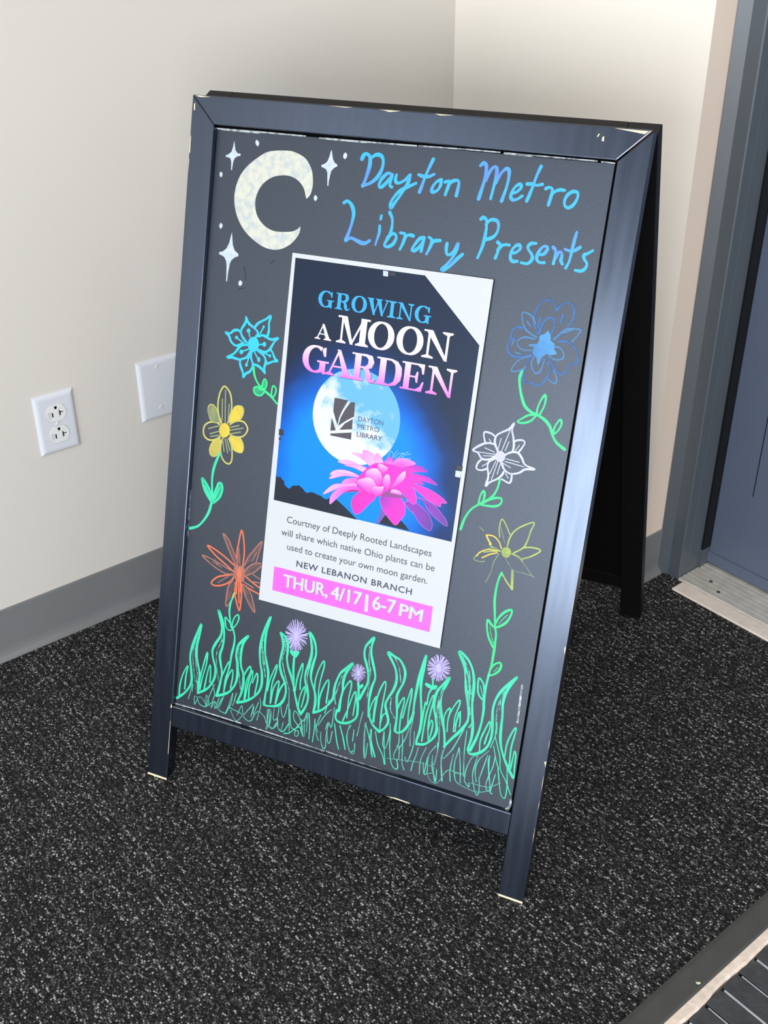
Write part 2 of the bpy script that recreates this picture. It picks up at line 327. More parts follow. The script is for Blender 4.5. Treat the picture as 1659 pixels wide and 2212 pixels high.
# front leaf: mitred at the top corners
st_l = prism('stile', [(0, 0), (SL, 0), (SL, H_-ST), (0, H_)], -TH, 0, sign, M_LAC, LF, bev=.0012)
st_r = prism('stile', [(W_-SL, 0), (W_, 0), (W_, H_-.0010), (W_-SL, H_-ST-.0012)], -TH, -.0004, sign, M_LAC, LF, bev=.0012)
rail_t = prism('top_rail', [(.0004, H_), (SL+.0002, H_-ST), (W_-SL-.0014, H_-ST), (W_-.0012, H_)], -TH, 0, sign, M_LAC, LF, bev=.0012)
prism('joint_gap', [(W_-SL-.0024, H_-ST-.0006), (W_-.001, H_-.0006), (W_-.0022, H_-.0006), (W_-SL-.003, H_-ST+.0004)], -TH+.002, -.0012, rail_t, M_RED)
rail_b = box('bottom_rail', (SL+.0002, W_-SL-.0002, RB, RT, -TH, -.0006), sign, M_LAC, LF, bev=.0014)
for (s_, x0, x1) in ((st_l, 0, SL), (st_r, W_-SL, W_)):
    box('bare_end', (x0+.0006, x1-.0006, -.0006, .0030, -TH+.001, .0003 if s_ is st_l else -.0001), s_, M_BARE)
# groove and backing behind the panel
box('backing', (SL-.004, W_-SL+.004, RT-.004, H_-ST+.004, -TH+.0005, -.0145), sign, M_BACK, LF)
panel = box('chalkboard_panel', (SL+.0003, W_-SL-.0040, RT+.0003, H_-ST-.0036, -.0138, -.008), sign, M_PANEL, LF, bev=.0004)
# wear on the frame
chip(rail_t, [[(.0035, H_-.0012), (.012, H_-.0008), (.028, H_-.0016), (.012, H_-.0026)], [(.565, H_-.0012), (.6045, H_-.0016), (.600, H_-.0052), (.585, H_-.0034)],
 [(.20, H_-.0008), (.235, H_-.0008), (.225, H_-.0016)], [(.27, H_-.0008), (.30, H_-.0008), (.285, H_-.0028), (.278, H_-.0013)], [(.345, H_-.0008), (.37, H_-.0008), (.352, H_-.0022)],
 [(.548, H_-.0085), (.5495, H_-.0085), (.5475, H_-.0125), (.5465, H_-.0115)], [(.553, H_-.0115), (.5548, H_-.0108), (.5552, H_-.0165), (.5525, H_-.0158)]], .00025)
chip(st_l, [[(.0028, H_-.012), (.0046, H_-.010), (.0050, H_-.019), (.0034, H_-.020)], [(.0008, H_-.055), (.0016, H_-.05), (.0018, H_-.075), (.0006, H_-.072)], [(.0007, H_-.083), (.0012, H_-.08), (.0011, H_-.099)],
 [(.0345, .045), (.0352, .045), (.0350, .10), (.0345, .10)], [(.033, .122), (.0352, .1215), (.0352, .127), (.034, .128)]], .00025)
chip(st_r, [[(W_-.0012, .238), (W_-.0006, .246), (W_-.0008, .231)], [(W_-.0036, .212), (W_-.0007, .214), (W_-.0007, .205), (W_-.002, .2095)], [(W_-.0013, .183), (W_-.0007, .195), (W_-.0007, .17)], [(W_-.0012, .150), (W_-.0006, .157), (W_-.0007, .143)],
 [(W_-.0012, .43), (W_-.0007, .45), (W_-.0007, .42)], [(W_-.0026, .372), (W_-.0006, .376), (W_-.0006, .364)], [(W_-.0011, .105), (W_-.0006, .118), (W_-.0006, .092)]], -.00015)
chip(rail_b, [[(.395, RB+.0006), (.432, RB+.0006), (.430, RB+.0020), (.41, RB+.0026)], [(.47, RB+.0006), (.50, RB+.0006), (.485, RB+.0016)]], -.0003)
M_GREY = mat('chalky_grey', (150, 152, 150), .7)
chip(rail_b, [[(.0362, RT-.0006), (.20, RT-.0006), (.20, RT-.0012), (.0362, RT-.0014)], [(.2, RT-.0006), (.40, RT-.0006), (.40, RT-.0011), (.2, RT-.0012)]], -.0003, m=M_GREY)
# rear leaf, leaning the other way
D0, Z1, D1 = .700, .943, .3255
T2 = -math.atan2(D0-D1, Z1); LR = leaf(T2, D0); H2 = math.hypot(D0-D1, Z1)
# local z = 0 is the inner face; the leaf thickness goes away from the front leaf (negative z)
for x0, x1 in ((-.001, .037), (W_-.0375, W_+.0005)): box('rear_stile', (x0, x1, .006, H2, -TH, 0), sign, M_REAR, LR, bev=.001)
box('rear_top_rail', (.0372, W_-.0377, H2-.036, H2, -TH, -.0003), sign, M_REAR, LR, bev=.001)
box('rear_bottom_rail', (.0372, W_-.0377, .090, .124, -TH, -.0006), sign, M_REAR, LR, bev=.001)
box('rear_panel', (.035, W_-.035, .122, H2-.034, -TH+.004, -.009), sign, M_BACK, LR)
for x in (.09, W_-.09):
    bm = bmesh.new(); cyl(bm, (x-.025, D1-.004, .928), .0018, (1, 0, 0), .05, 12); from_bm('hinge', bm, sign, (M_BACK,))
# painted strokes in tenths of a millimetre on the panel: (drawing, label, [(kind, paint, width, points)])
DRAW = [
 ('moon_drawing','cream painted crescent moon',[
  ('f','moon',0,[1775,8838,1755,8897,1733,8950,1677,9015,1598,9064,1504,9090,1397,9088,1283,9063,1188,9013,1111,8942,1060,8859,1032,8764,1033,8664,1063,8566,1122,8486,1205,8423,1302,8383,1405,8372,1521,8382,1619,8398,1690,8434,1728,8470,1733,8467,1728,8393,1679,8309,1604,8229,1510,8171,1412,8139,1311,8135,1189,8160,1063,8219,953,8287,849,8385,768,8507,717,8647,704,8790,722,8906,770,9032,846,9138,931,9216,1026,9287,1136,9355,1250,9382,1381,9396,1513,9397,1631,9365,1716,9324,1771,9266,1821,9188,1847,9093,1855,8997,1837,8897,1794,8837]),
 ]),
 ('star_drawing','white painted four-point star',[
  ('f','star',0,[636,9460,652,9397,667,9342,702,9305,748,9304,750,9281,705,9268,665,9243,646,9199,640,9141,636,9087,622,9086,619,9140,614,9196,597,9235,561,9243,525,9246,526,9267,566,9285,606,9316,626,9381]),
 ]),
 ('star_drawing','white painted four-point star',[
  ('f','star',0,[2075,9462,2093,9403,2107,9349,2136,9308,2178,9287,2176,9266,2135,9245,2100,9205,2087,9142,2079,9073,2079,9015,2063,9023,2056,9098,2045,9180,2022,9219,1985,9232,1952,9243,1952,9265,1995,9282,2032,9316,2052,9372,2063,9427]),
 ]),
 ('star_drawing','white painted four-point star',[
  ('f','star',0,[710,8289,724,8210,739,8124,776,8054,837,8017,836,7988,784,7967,735,7924,714,7870,701,7779,693,7636,679,7634,672,7746,668,7834,651,7907,618,7955,572,7972,534,7982,535,8009,586,8021,643,8069,680,8147,698,8237]),
 ]),
 ('diamond_star_drawing','small white painted diamond star',[
  ('f','star',0,[971,9499,1011,9475,1016,9440,996,9414,963,9443,957,9477]),
 ]),
 ('diamond_star_drawing','small white painted diamond star',[
  ('f','star',0,[471,9055,496,9029,489,8988,469,8981,450,9003,453,9040]),
 ]),
 ('diamond_star_drawing','small white painted diamond star',[
  ('f','star',0,[2273,9447,2302,9420,2298,9386,2272,9360,2245,9388,2249,9422]),
 ]),
 ('diamond_star_drawing','small white painted diamond star',[
  ('f','star',0,[1907,8890,1940,8863,1934,8830,1911,8810,1887,8839,1890,8872]),
 ]),
 ('diamond_star_drawing','small white painted diamond star',[
  ('f','star',0,[525,8397,559,8369,552,8338,528,8312,502,8348,510,8375]),
 ]),
 ('diamond_star_drawing','small white painted diamond star',[
  ('f','star',0,[898,7681,933,7651,927,7621,897,7597,870,7625,878,7659]),
 ]),
 ('painted_lettering','blue hand lettering, first line',[
  ('s','ltr',48,[2512,9386,2536,9439,2582,9449,2621,9411,2628,9315,2605,9202,2577,9103,2561,9065]),
  ('s','ltr',45,[2627,9400,2686,9445,2743,9454,2792,9426,2809,9351,2790,9259,2739,9173,2659,9105,2566,9066]),
  ('s','ltr',41,[2948,9232,2895,9248,2843,9209,2800,9148,2784,9086,2814,9068,2866,9114,2916,9179,2948,9232]),
  ('s','ltr',41,[2948,9232,2934,9160,2933,9100,2962,9086]),
  ('s','ltr',40,[3007,9237,2999,9186,3019,9144,3068,9148,3131,9188,3181,9239]),
  ('s','ltr',41,[3191,9254,3179,9172,3134,9078,3078,8982,3021,8895,2982,8836,2969,8890,3011,8975,3081,9053,3165,9101,3282,9162]),
  ('s','ltr',40,[3471,9462,3433,9364,3393,9252,3363,9139,3340,9061]),
  ('s','ltr',40,[3302,9265,3360,9251,3437,9254,3506,9288]),
  ('s','ltr',40,[3607,9231,3555,9207,3508,9143,3500,9088,3528,9079,3579,9110,3608,9172,3607,9231]),
  ('s','ltr',39,[3661,9210,3707,9227,3719,9216,3706,9151,3682,9060]),
  ('s','ltr',39,[3709,9181,3751,9225,3803,9243,3837,9232,3841,9174,3828,9064]),
  ('s','ltr',43,[4088,9440,4126,9473,4164,9437,4167,9340,4153,9222,4119,9056]),
  ('s','ltr',42,[4173,9273,4207,9363,4250,9431,4291,9438,4304,9391,4299,9284,4271,9071]),
  ('s','ltr',42,[4307,9262,4355,9367,4409,9429,4447,9423,4462,9357,4451,9221,4412,9057]),
  ('s','ltr',38,[4529,9160,4583,9179,4631,9234,4617,9271,4572,9251,4533,9190,4519,9120,4549,9084,4606,9100,4659,9140]),
  ('s','ltr',38,[4839,9495,4805,9397,4773,9260,4747,9162,4723,9088]),
  ('s','ltr',38,[4699,9282,4764,9288,4818,9278,4887,9296]),
  ('s','ltr',37,[4935,9250,4973,9269,5013,9254,5016,9197,4995,9070]),
  ('s','ltr',37,[5013,9187,5061,9235,5109,9253,5164,9253]),
  ('s','ltr',37,[5261,9249,5208,9206,5182,9136,5198,9077,5247,9063,5300,9110,5331,9189,5318,9245,5261,9249]),
 ]),
 ('painted_lettering','blue hand lettering, second line',[
  ('s','ltr',46,[2326,8833,2371,8858,2435,8817,2475,8727,2470,8623,2444,8505,2404,8375]),
  ('s','ltr',47,[2404,8375,2472,8410,2546,8391,2632,8365,2691,8371,2741,8406]),
  ('s','ltr',35,[2857,8601,2860,8519,2841,8434,2826,8364]),
  ('s','ltr',35,[2865,8726,2860,8684]),
  ('s','ltr',41,[2974,8778,3015,8711,3026,8619,3012,8515,2975,8439,2949,8373,2997,8358,3062,8396,3099,8467,3086,8519,3034,8521,2983,8470]),
  ('s','ltr',41,[3151,8547,3204,8544,3219,8517,3203,8433,3168,8346]),
  ('s','ltr',41,[3205,8454,3242,8520,3286,8535,3327,8529]),
  ('s','ltr',41,[3469,8524,3415,8502,3358,8420,3331,8361,3367,8353,3418,8396,3464,8472,3480,8521]),
  ('s','ltr',41,[3476,8504,3463,8431,3458,8355]),
  ('s','ltr',40,[3539,8536,3579,8512,3580,8455,3556,8381,3533,8331]),
  ('s','ltr',40,[3575,8454,3619,8500,3695,8513]),
  ('s','ltr',40,[3788,8488,3787,8417,3806,8358,3850,8363,3898,8414,3922,8483]),
  ('s','ltr',40,[3931,8498,3921,8412,3869,8305,3804,8215,3761,8169,3799,8165,3869,8229,3935,8308,4007,8382]),
  ('s','ltr',39,[4183,8822,4214,8845,4255,8819,4268,8732,4264,8612,4248,8500,4207,8361]),
  ('s','ltr',39,[4256,8766,4308,8825,4383,8827,4418,8777,4410,8687,4359,8622,4268,8586]),
  ('s','ltr',39,[4435,8575,4469,8551,4457,8474,4433,8387]),
  ('s','ltr',39,[4451,8483,4490,8538,4540,8559,4587,8558]),
  ('s','ltr',39,[4634,8474,4680,8480,4731,8535,4712,8573,4668,8558,4625,8493,4622,8413,4658,8374,4716,8381]),
  ('s','ltr',38,[4916,8615,4860,8609,4824,8575,4830,8537,4880,8483,4895,8426,4845,8370,4765,8371]),
  ('s','ltr',38,[4962,8493,5023,8500,5065,8564,5043,8596,5000,8580,4959,8512,4949,8442,4987,8401,5049,8405]),
  ('s','ltr',38,[5131,8594,5164,8565,5169,8497,5163,8408]),
  ('s','ltr',38,[5175,8474,5203,8540,5237,8548,5252,8507,5247,8458,5271,8415]),
  ('s','ltr',37,[5386,8797,5372,8695,5361,8578,5350,8460,5319,8374]),
  ('s','ltr',37,[5278,8588,5330,8578,5390,8585,5454,8631]),
  ('s','ltr',37,[5609,8610,5555,8571,5514,8547,5526,8500,5564,8456,5553,8397,5508,8362,5437,8363]),
 ]),
 ('flower_drawing','cyan painted flower with pointed petals',[
  ('s','cyan',34,[1075,6861,1011,6921,977,6980,983,7035,1018,7095,1041,7152,1033,7205,1064,7150,1102,7111,1162,7081,1222,7040,1243,6999,1213,6960]),
  ('s','cyan',33,[1189,7089,1224,7138,1287,7182,1351,7220,1408,7266,1407,7223,1396,7163,1404,7086,1398,7031,1385,6995,1317,6995,1252,6971]),
  ('s','cyan',33,[1317,6993,1387,6971,1467,6958,1559,6991,1513,6945,1475,6881,1437,6816,1373,6777,1270,6791]),
  ('s','cyan',33,[1447,6827,1484,6793,1511,6748,1544,6699,1580,6685,1498,6662,1428,6627,1396,6657]),
  ('s','cyan',34,[1247,6787,1331,6746,1374,6708,1396,6661,1395,6612,1383,6560,1402,6488,1352,6535,1280,6574,1216,6584,1183,6628,1159,6695,1165,6755]),
  ('s','cyan',34,[1138,6741,1132,6680,1089,6654,1012,6617,999,6570,1021,6513,1056,6448,1069,6380,1104,6436,1163,6475,1197,6541,1199,6581]),
  ('s','cyan',34,[1106,6831,1027,6819,972,6786,932,6730,890,6679,786,6612,872,6626,989,6614,1088,6659,1139,6731]),
  ('s','cyan',34,[971,6984,928,7008,861,6993,807,6946,731,6952,793,6909,828,6844,890,6799,948,6802,1025,6843]),
  ('f','cyan',0,[1271,6865,1270,6833,1261,6803,1244,6777,1221,6759,1194,6750,1166,6751,1140,6761,1119,6781,1103,6808,1096,6839,1097,6871,1107,6902,1124,6927,1147,6945,1174,6954,1201,6953,1227,6942,1249,6923,1264,6896]),
  ('s','cyan',21,[1118,6946,1093,7027]),
  ('s','cyan',21,[1276,7013,1318,7103]),
  ('s','cyan',21,[1263,6859,1346,6876]),
  ('s','cyan',21,[1340,6767,1450,6739]),
  ('s','cyan',21,[1211,6752,1283,6654]),
  ('s','cyan',21,[1142,6692,1103,6561]),
  ('s','cyan',21,[1123,6779,1013,6727]),
  ('s','cyan',21,[1000,6862,909,6906]),
  ('f','cyan',0,[1123,7028,1123,7018,1119,7009,1113,7001,1105,6995,1096,6992,1087,6993,1078,6996,1070,7002,1065,7010,1063,7019,1063,7029,1067,7038,1073,7046,1081,7052,1090,7055,1100,7054,1109,7051,1116,7045,1121,7037]),
  ('f','cyan',0,[1337,7110,1337,7104,1335,7098,1332,7092,1327,7089,1322,7087,1316,7087,1311,7089,1306,7093,1303,7099,1302,7105,1302,7112,1304,7118,1307,7124,1312,7127,1317,7129,1323,7129,1328,7127,1333,7122,1336,7117]),
  ('f','cyan',0,[1383,6882,1382,6871,1379,6861,1374,6852,1366,6846,1357,6843,1348,6844,1340,6847,1332,6854,1327,6863,1325,6873,1325,6884,1328,6894,1334,6902,1342,6908,1350,6911,1360,6911,1368,6907,1375,6901,1380,6892]),
  ('f','cyan',0,[1474,6738,1474,6731,1472,6725,1468,6719,1462,6715,1456,6713,1450,6713,1444,6716,1439,6720,1436,6725,1434,6732,1434,6738,1437,6745,1441,6750,1446,6754,1452,6756,1458,6756,1464,6754,1469,6750,1472,6744]),
  ('f','cyan',0,[1313,6663,1313,6652,1310,6642,1306,6633,1299,6627,1292,6624,1284,6625,1277,6629,1270,6636,1266,6645,1264,6656,1264,6667,1266,6677,1271,6686,1277,6692,1285,6695,1293,6694,1300,6690,1306,6683,1311,6674]),
  ('f','cyan',0,[1126,6562,1126,6553,1124,6545,1119,6538,1113,6533,1106,6531,1099,6531,1092,6534,1087,6539,1083,6546,1081,6555,1081,6563,1084,6572,1088,6579,1094,6583,1101,6586,1108,6586,1115,6583,1120,6577,1124,6570]),
  ('f','cyan',0,[1039,6726,1039,6716,1035,6707,1029,6699,1020,6693,1010,6690,1000,6690,991,6693,983,6699,978,6707,976,6717,976,6727,980,6736,986,6744,995,6750,1004,6753,1014,6753,1024,6750,1031,6744,1037,6736]),
  ('f','cyan',0,[938,6910,937,6903,934,6896,929,6890,923,6885,915,6883,907,6883,900,6885,894,6890,890,6896,888,6903,888,6910,891,6917,896,6923,903,6928,910,6930,918,6930,926,6928,932,6923,936,6917]),
  ('s','grn2',32,[1220,6544,1233,6466,1277,6373,1341,6303,1414,6255,1523,6193,1628,6108]),
  ('f','grnd',0,[1375,6299,1385,6371,1404,6409,1435,6389,1445,6340,1423,6277]),
  ('f','grnd',0,[1408,6254,1331,6287,1258,6270,1258,6209,1308,6172,1376,6183,1416,6235]),
  ('c','grn2',25,[1376,6289,1385,6371,1404,6409,1435,6389,1445,6340,1423,6277]),
  ('c','grn2',26,[1408,6254,1331,6287,1258,6270,1258,6209,1308,6172,1376,6183,1416,6235]),
  ('c','grn2',25,[1533,6200,1531,6274,1542,6336,1583,6323,1595,6265,1563,6189]),
  ('s','grn2',32,[1333,6262,1391,6261]),
 ]),
 ('flower_drawing','yellow painted flower with striped petals',[
  ('f','yeld',0,[757,5693,675,5678,614,5688,565,5773,546,5853,571,5909,630,5914,682,5866,707,5788,744,5711]),
  ('f','yel',0,[909,5720,923,5815,946,5891,981,5954,1049,5976,1103,5959,1116,5890,1088,5813,1034,5763,966,5740]),
  ('f','yel',0,[934,5512,998,5523,1079,5533,1130,5491,1161,5413,1145,5337,1087,5326,1014,5344,961,5407]),
  ('f','yelm',0,[766,5465,703,5433,643,5359,621,5270,645,5201,706,5191,763,5233,791,5313,790,5396]),
  ('c','yels',20,[757,5693,675,5678,614,5688,565,5773,546,5853,571,5909,630,5914,682,5866,707,5788,744,5711]),
  ('c','yels',20,[909,5720,923,5815,946,5891,981,5954,1049,5976,1103,5959,1116,5890,1088,5813,1034,5763,966,5740]),
  ('c','yels',20,[934,5512,998,5523,1079,5533,1130,5491,1161,5413,1145,5337,1087,5326,1014,5344,961,5407]),
  ('c','yels',20,[766,5465,703,5433,643,5359,621,5270,645,5201,706,5191,763,5233,791,5313,790,5396]),
  ('s','yels',24,[781,5687,724,5801,700,5931,711,6077,744,6165,782,6207,837,6180,891,6107,919,5989,923,5887,898,5770,881,5704]),
  ('s','yels',24,[754,5661,686,5685,604,5671,524,5620,495,5542,514,5461,578,5415,662,5420,742,5461,786,5500]),
  ('s','yels',24,[917,5690,978,5737,1057,5767,1140,5761,1198,5699,1198,5637,1146,5566,1067,5536,973,5534,924,5557]),
  ('s','yels',24,[824,5481,801,5409,797,5314,824,5214,865,5158,915,5131,963,5135,993,5193,989,5297,968,5398,918,5493]),
  ('s','yelf',17,[804,6159,838,5697]),
  ('s','yelf',18,[765,6025,787,5729]),
  ('s','yelf',17,[880,5972,885,5726]),
  ('s','yelf',18,[577,5572,738,5638]),
  ('s','yelf',18,[607,5501,745,5561]),
  ('s','yelf',18,[622,5465,762,5506]),
  ('s','yelf',18,[927,5651,1063,5701]),
  ('s','yelf',17,[931,5610,1130,5677]),
  ('s','yelf',18,[941,5560,1095,5614]),
  ('s','yelf',18,[820,5454,859,5294]),
  ('s','yelf',18,[860,5472,919,5284]),
  ('s','yelf',18,[890,5472,951,5322]),
  ('f','yel',0,[925,5609,924,5576,914,5546,897,5519,873,5500,847,5490,819,5490,793,5501,772,5520,757,5546,750,5577,751,5610,761,5640,778,5666,802,5685,828,5695,856,5695,881,5685,903,5666,918,5639]),
  ('s','grn',37,[799,5256,745,5130,707,4981,701,4825,724,4622,719,4503]),
  ('s','grn',38,[719,4503,687,4365,617,4231,522,4118,392,4056]),
  ('f','grnd',0,[731,4545,661,4582,585,4685,532,4837,607,4780,674,4690,719,4594]),
  ('f','grnd',0,[740,4520,758,4655,792,4766,816,4822,860,4818,881,4745,855,4636,796,4558]),
  ('c','grn',33,[728,4518,661,4582,585,4685,532,4837,607,4780,674,4690,722,4595]),
  ('c','grn',33,[740,4520,758,4655,792,4766,816,4822,860,4818,881,4745,855,4636,796,4558]),
  ('s','grn',25,[588,4737,707,4566]),
  ('s','grn',25,[836,4762,764,4578]),
 ]),
 ('flower_drawing','orange painted flower with spiky petals',[
  ('s','org',23,[1231,3652,1205,3845,1218,4020,1250,4217,1302,4052,1323,3872,1316,3672]),
  ('s','org',24,[1179,3573,1024,3657,853,3751,708,3865,830,3839,1015,3761,1201,3658]),
  ('s','org',24,[1236,3439,1222,3274,1264,3136,1323,3015,1336,3153,1330,3341,1301,3454]),
  ('s','org',23,[1372,3552,1494,3488,1615,3437]),
  ('s','org',24,[1193,3509,1135,3415,1009,3330,878,3292,823,3326,911,3428,1040,3486,1176,3532]),
  ('s','org',23,[1340,3424,1476,3376,1610,3342]),
  ('f','orgd',0,[1202,3645,1096,3834,1009,3986,954,4100,1048,4035,1135,3895,1214,3754]),
  ('f','orgd',0,[1354,3587,1415,3708,1509,3777,1608,3799,1612,3761,1521,3654,1399,3571]),
  ('f','orgd',0,[1342,3704,1388,3834,1488,3989,1590,4123,1568,3981,1475,3828]),
  ('f','orgd',0,[1229,3665,1219,3848,1236,3984,1269,3860,1294,3680]),
  ('f','orgd',0,[1176,3451,1112,3342,1094,3216,1099,3081,1158,3163,1215,3353]),
  ('f','orgd',0,[1340,3424,1399,3263,1485,3136,1565,3062,1521,3213,1451,3330,1385,3408]),
  ('s','orgm',21,[1215,3661,1096,3834,1009,3986,954,4100,1048,4035,1135,3895,1222,3743]),
  ('s','orgm',21,[1168,3537,1052,3516,915,3551,775,3612,633,3698,784,3682,967,3630,1119,3585]),
  ('s','orgm',21,[1176,3451,1112,3342,1094,3216,1097,3026,1163,3110,1236,3277,1208,3419]),
  ('s','orgm',21,[1333,3422,1399,3263,1485,3136,1576,3051,1538,3190,1481,3324,1400,3411]),
  ('s','orgm',20,[1342,3704,1388,3834,1488,3989,1590,4123,1568,3981,1523,3786]),
  ('s','orgm',21,[1372,3552,1399,3571,1521,3654,1612,3761]),
  ('s','orgm',21,[1351,3613,1415,3708,1509,3777,1608,3799]),
  ('s','orgm',21,[1497,3608,1602,3567]),
  ('s','orgm',21,[1351,3466,1516,3413]),
  ('s','orgm',21,[1479,3497,1608,3508]),
  ('s','orgm',14,[858,3685,909,3617]),
  ('s','orgm',14,[817,3649,971,3591]),
  ('s','orgm',14,[933,3352,1099,3487]),
  ('s','orgm',14,[1232,3944,1253,3723]),
  ('s','orgm',14,[1464,3799,1522,3944]),
  ('f','orgm',0,[1180,3640,1214,3674,1285,3691,1345,3678,1368,3591,1362,3496,1323,3446,1236,3439,1185,3507]),
  ('f','org',0,[1311,3577,1311,3552,1308,3528,1301,3508,1290,3494,1278,3487,1266,3488,1253,3496,1243,3512,1235,3534,1231,3558,1230,3584,1234,3608,1241,3628,1251,3642,1263,3649,1276,3648,1288,3639,1299,3623,1307,3602]),
  ('s','org',22,[1241,3467,1253,3255]),
  ('s','org',22,[1269,3474,1306,3132]),
  ('s','org',22,[1298,3481,1315,3297]),
  ('s','yels',28,[1220,3260,1193,3186]),
  ('s','grn',28,[1200,3187,1172,3099,1161,2974,1190,2817,1214,2727]),
  ('s','grn',22,[1244,2701,1182,2673,1127,2718,1102,2852,1156,2819,1199,2772,1242,2724]),
  ('s','grn',22,[1229,2721,1232,2827,1274,2920,1316,2942,1328,2887,1298,2797,1248,2725]),
  ('s','grn',32,[1250,2702,1286,2594,1285,2463,1260,2314,1249,2156,1237,2080]),
 ]),
 ('flower_drawing','faint blue painted flower with layered petals',[
  ('s','bluf',24,[5096,7560,5033,7693,5038,7825,5081,7927,5167,7978,5244,7953,5287,7879]),
  ('s','bluf',24,[5288,7870,5339,7941,5416,7976,5483,7946,5509,7850,5485,7747,5428,7648,5330,7544]),
  ('s','bluf',25,[4908,7605,4833,7604,4782,7556,4778,7473,4835,7451]),
  ('s','bluf',25,[4781,7453,4748,7386,4760,7305,4834,7249,4941,7255,5050,7308]),
  ('s','bluf',25,[5055,7278,5017,7179,5000,7083,5000,7011,5053,6946,5125,6968,5162,6938,5243,6967,5294,7047,5321,7144,5284,7241]),
  ('s','bluf',24,[5378,7510,5491,7517,5583,7460,5635,7367,5634,7275,5553,7263,5543,7200,5491,7130,5405,7147,5339,7229,5276,7291]),
  ('s','bluf',24,[5117,7563,5134,7657,5173,7743,5240,7778,5287,7749,5291,7659,5271,7586]),
  ('s','bluf',24,[5363,7730,5378,7832]),
  ('s','bluf',25,[5094,7641,5106,7764]),
  ('s','blum',21,[5057,7676,4989,7768,4880,7789,4889,7693,4941,7599,5035,7541,5102,7520]),
  ('s','blum',20,[5057,7676,5027,7733]),
  ('s','blum',21,[5074,7496,4946,7498,4868,7445,4878,7385,4948,7344,5064,7356]),
  ('s','blum',21,[5064,7290,4964,7243,4888,7180,4840,7068,4935,7083,5013,7137]),
  ('s','blum',21,[5097,7284,5080,7189,5125,7103,5181,7091,5221,7170,5231,7274]),
  ('s','blum',21,[5316,7041,5374,7009,5417,7005,5416,7077,5372,7153]),
  ('s','blum',20,[5317,7430,5389,7441,5449,7389,5461,7320,5382,7287,5283,7313]),
  ('s','blum',20,[5313,7521,5382,7612,5465,7674,5619,7681,5589,7611,5532,7523]),
  ('s','blum',21,[4948,7692,4999,7638]),
  ('s','blum',20,[5402,7615,5518,7671]),
  ('s','blum',21,[4802,7384,4816,7437]),
  ('s','blum',21,[4858,7300,4925,7289]),
  ('f','blu',0,[5129,7484,5130,7545,5189,7574,5224,7619,5263,7574,5274,7505,5331,7473,5331,7412,5381,7358,5292,7324,5248,7338,5202,7290,5181,7225,5166,7182,5131,7269,5070,7321,5080,7395,4992,7407,5063,7433,5115,7441]),
  ('f','blum',0,[5259,7462,5259,7445,5253,7428,5241,7414,5225,7404,5206,7398,5187,7398,5168,7403,5153,7413,5141,7427,5136,7444,5136,7461,5142,7478,5154,7492,5170,7502,5189,7508,5209,7508,5227,7503,5243,7492,5254,7479]),
  ('s','grn2',36,[4982,7091,4958,7004,4974,6902,5014,6783,5075,6667,5160,6608,5250,6582,5354,6537,5429,6466,5477,6369,5543,6286,5654,6223]),
  ('s','grn2',25,[5238,6590,5241,6674,5264,6762,5305,6842,5324,6793,5317,6698,5280,6597]),
  ('s','grn2',25,[5234,6579,5145,6563,5067,6507,5010,6455,5086,6452,5177,6495,5236,6569]),
  ('s','grn2',25,[5485,6381,5484,6455,5514,6534,5544,6576,5567,6533,5548,6456,5505,6390]),
 ]),
 ('flower_drawing','white painted flower with veined petals',[
  ('s','wht',26,[4820,6035,4763,6138,4767,6230,4829,6286,4924,6348,4974,6430,4959,6343,4991,6248,5012,6150,5001,6069,4916,6019]),
  ('s','wht',26,[4778,6118,4678,6122,4589,6083,4489,5996,4558,5974,4627,5907,4731,5921,4804,5986]),
  ('s','wht',26,[4917,6008,4969,6052,5070,6071,5136,6016,5194,5936,5325,5905,5203,5881,5131,5822,5020,5788,4933,5828,4885,5911]),
  ('s','wht',26,[4809,5953,4724,5891,4711,5820,4740,5699,4724,5568,4764,5622,4860,5688,4910,5744,4932,5794]),
  ('s','wht',23,[4638,6115,4607,6200,4612,6252,4694,6250,4745,6225]),
  ('s','wht',22,[5010,6201,5046,6224,5113,6237,5146,6209,5117,6136,5081,6073]),
  ('s','wht',23,[4627,5907,4577,5840,4570,5769,4637,5759,4714,5797]),
  ('s','wht',23,[4917,5699,5027,5669,5044,5747,5039,5781]),
  ('f','wht2',0,[4923,5992,4923,5969,4917,5947,4905,5929,4888,5915,4868,5907,4847,5907,4827,5914,4810,5927,4798,5945,4791,5967,4791,5990,4798,6012,4810,6030,4827,6044,4847,6051,4867,6052,4887,6045,4904,6032,4917,6014]),
  ('s','wht',11,[4835,6208,4816,6057]),
  ('s','wht',11,[4937,6339,4864,6049]),
  ('s','wht',11,[4942,6188,4909,6063]),
  ('s','wht',11,[4641,6053,4775,6021]),
  ('s','wht',11,[4545,5983,4791,5995]),
  ('s','wht',11,[4633,5948,4771,5969]),
  ('s','wht',11,[4935,5966,5111,5954]),
  ('s','wht',11,[4929,5930,5175,5910]),
  ('s','wht',11,[4904,5903,5009,5866]),
  ('s','wht',11,[4810,5908,4753,5736]),
  ('s','wht',11,[4834,5901,4787,5662]),
  ('s','wht',11,[4876,5897,4851,5749]),
  ('s','wht',11,[4682,6174,4718,6130]),
  ('s','wht',11,[5083,6169,5039,6082]),
  ('s','wht',12,[4709,5871,4641,5812]),
  ('s','wht',11,[4957,5782,5001,5727]),
  ('s','grn2',30,[4896,5683,4887,5589,4854,5490,4795,5408,4666,5311,4571,5220,4506,5088,4472,4938]),
  ('s','grn2',28,[4663,5334,4673,5429,4704,5500,4729,5453,4718,5368,4688,5327]),
  ('s','grn2',28,[4701,5318,4785,5394,4885,5444,4955,5447,4953,5382,4889,5334,4785,5318,4678,5313]),
 ]),
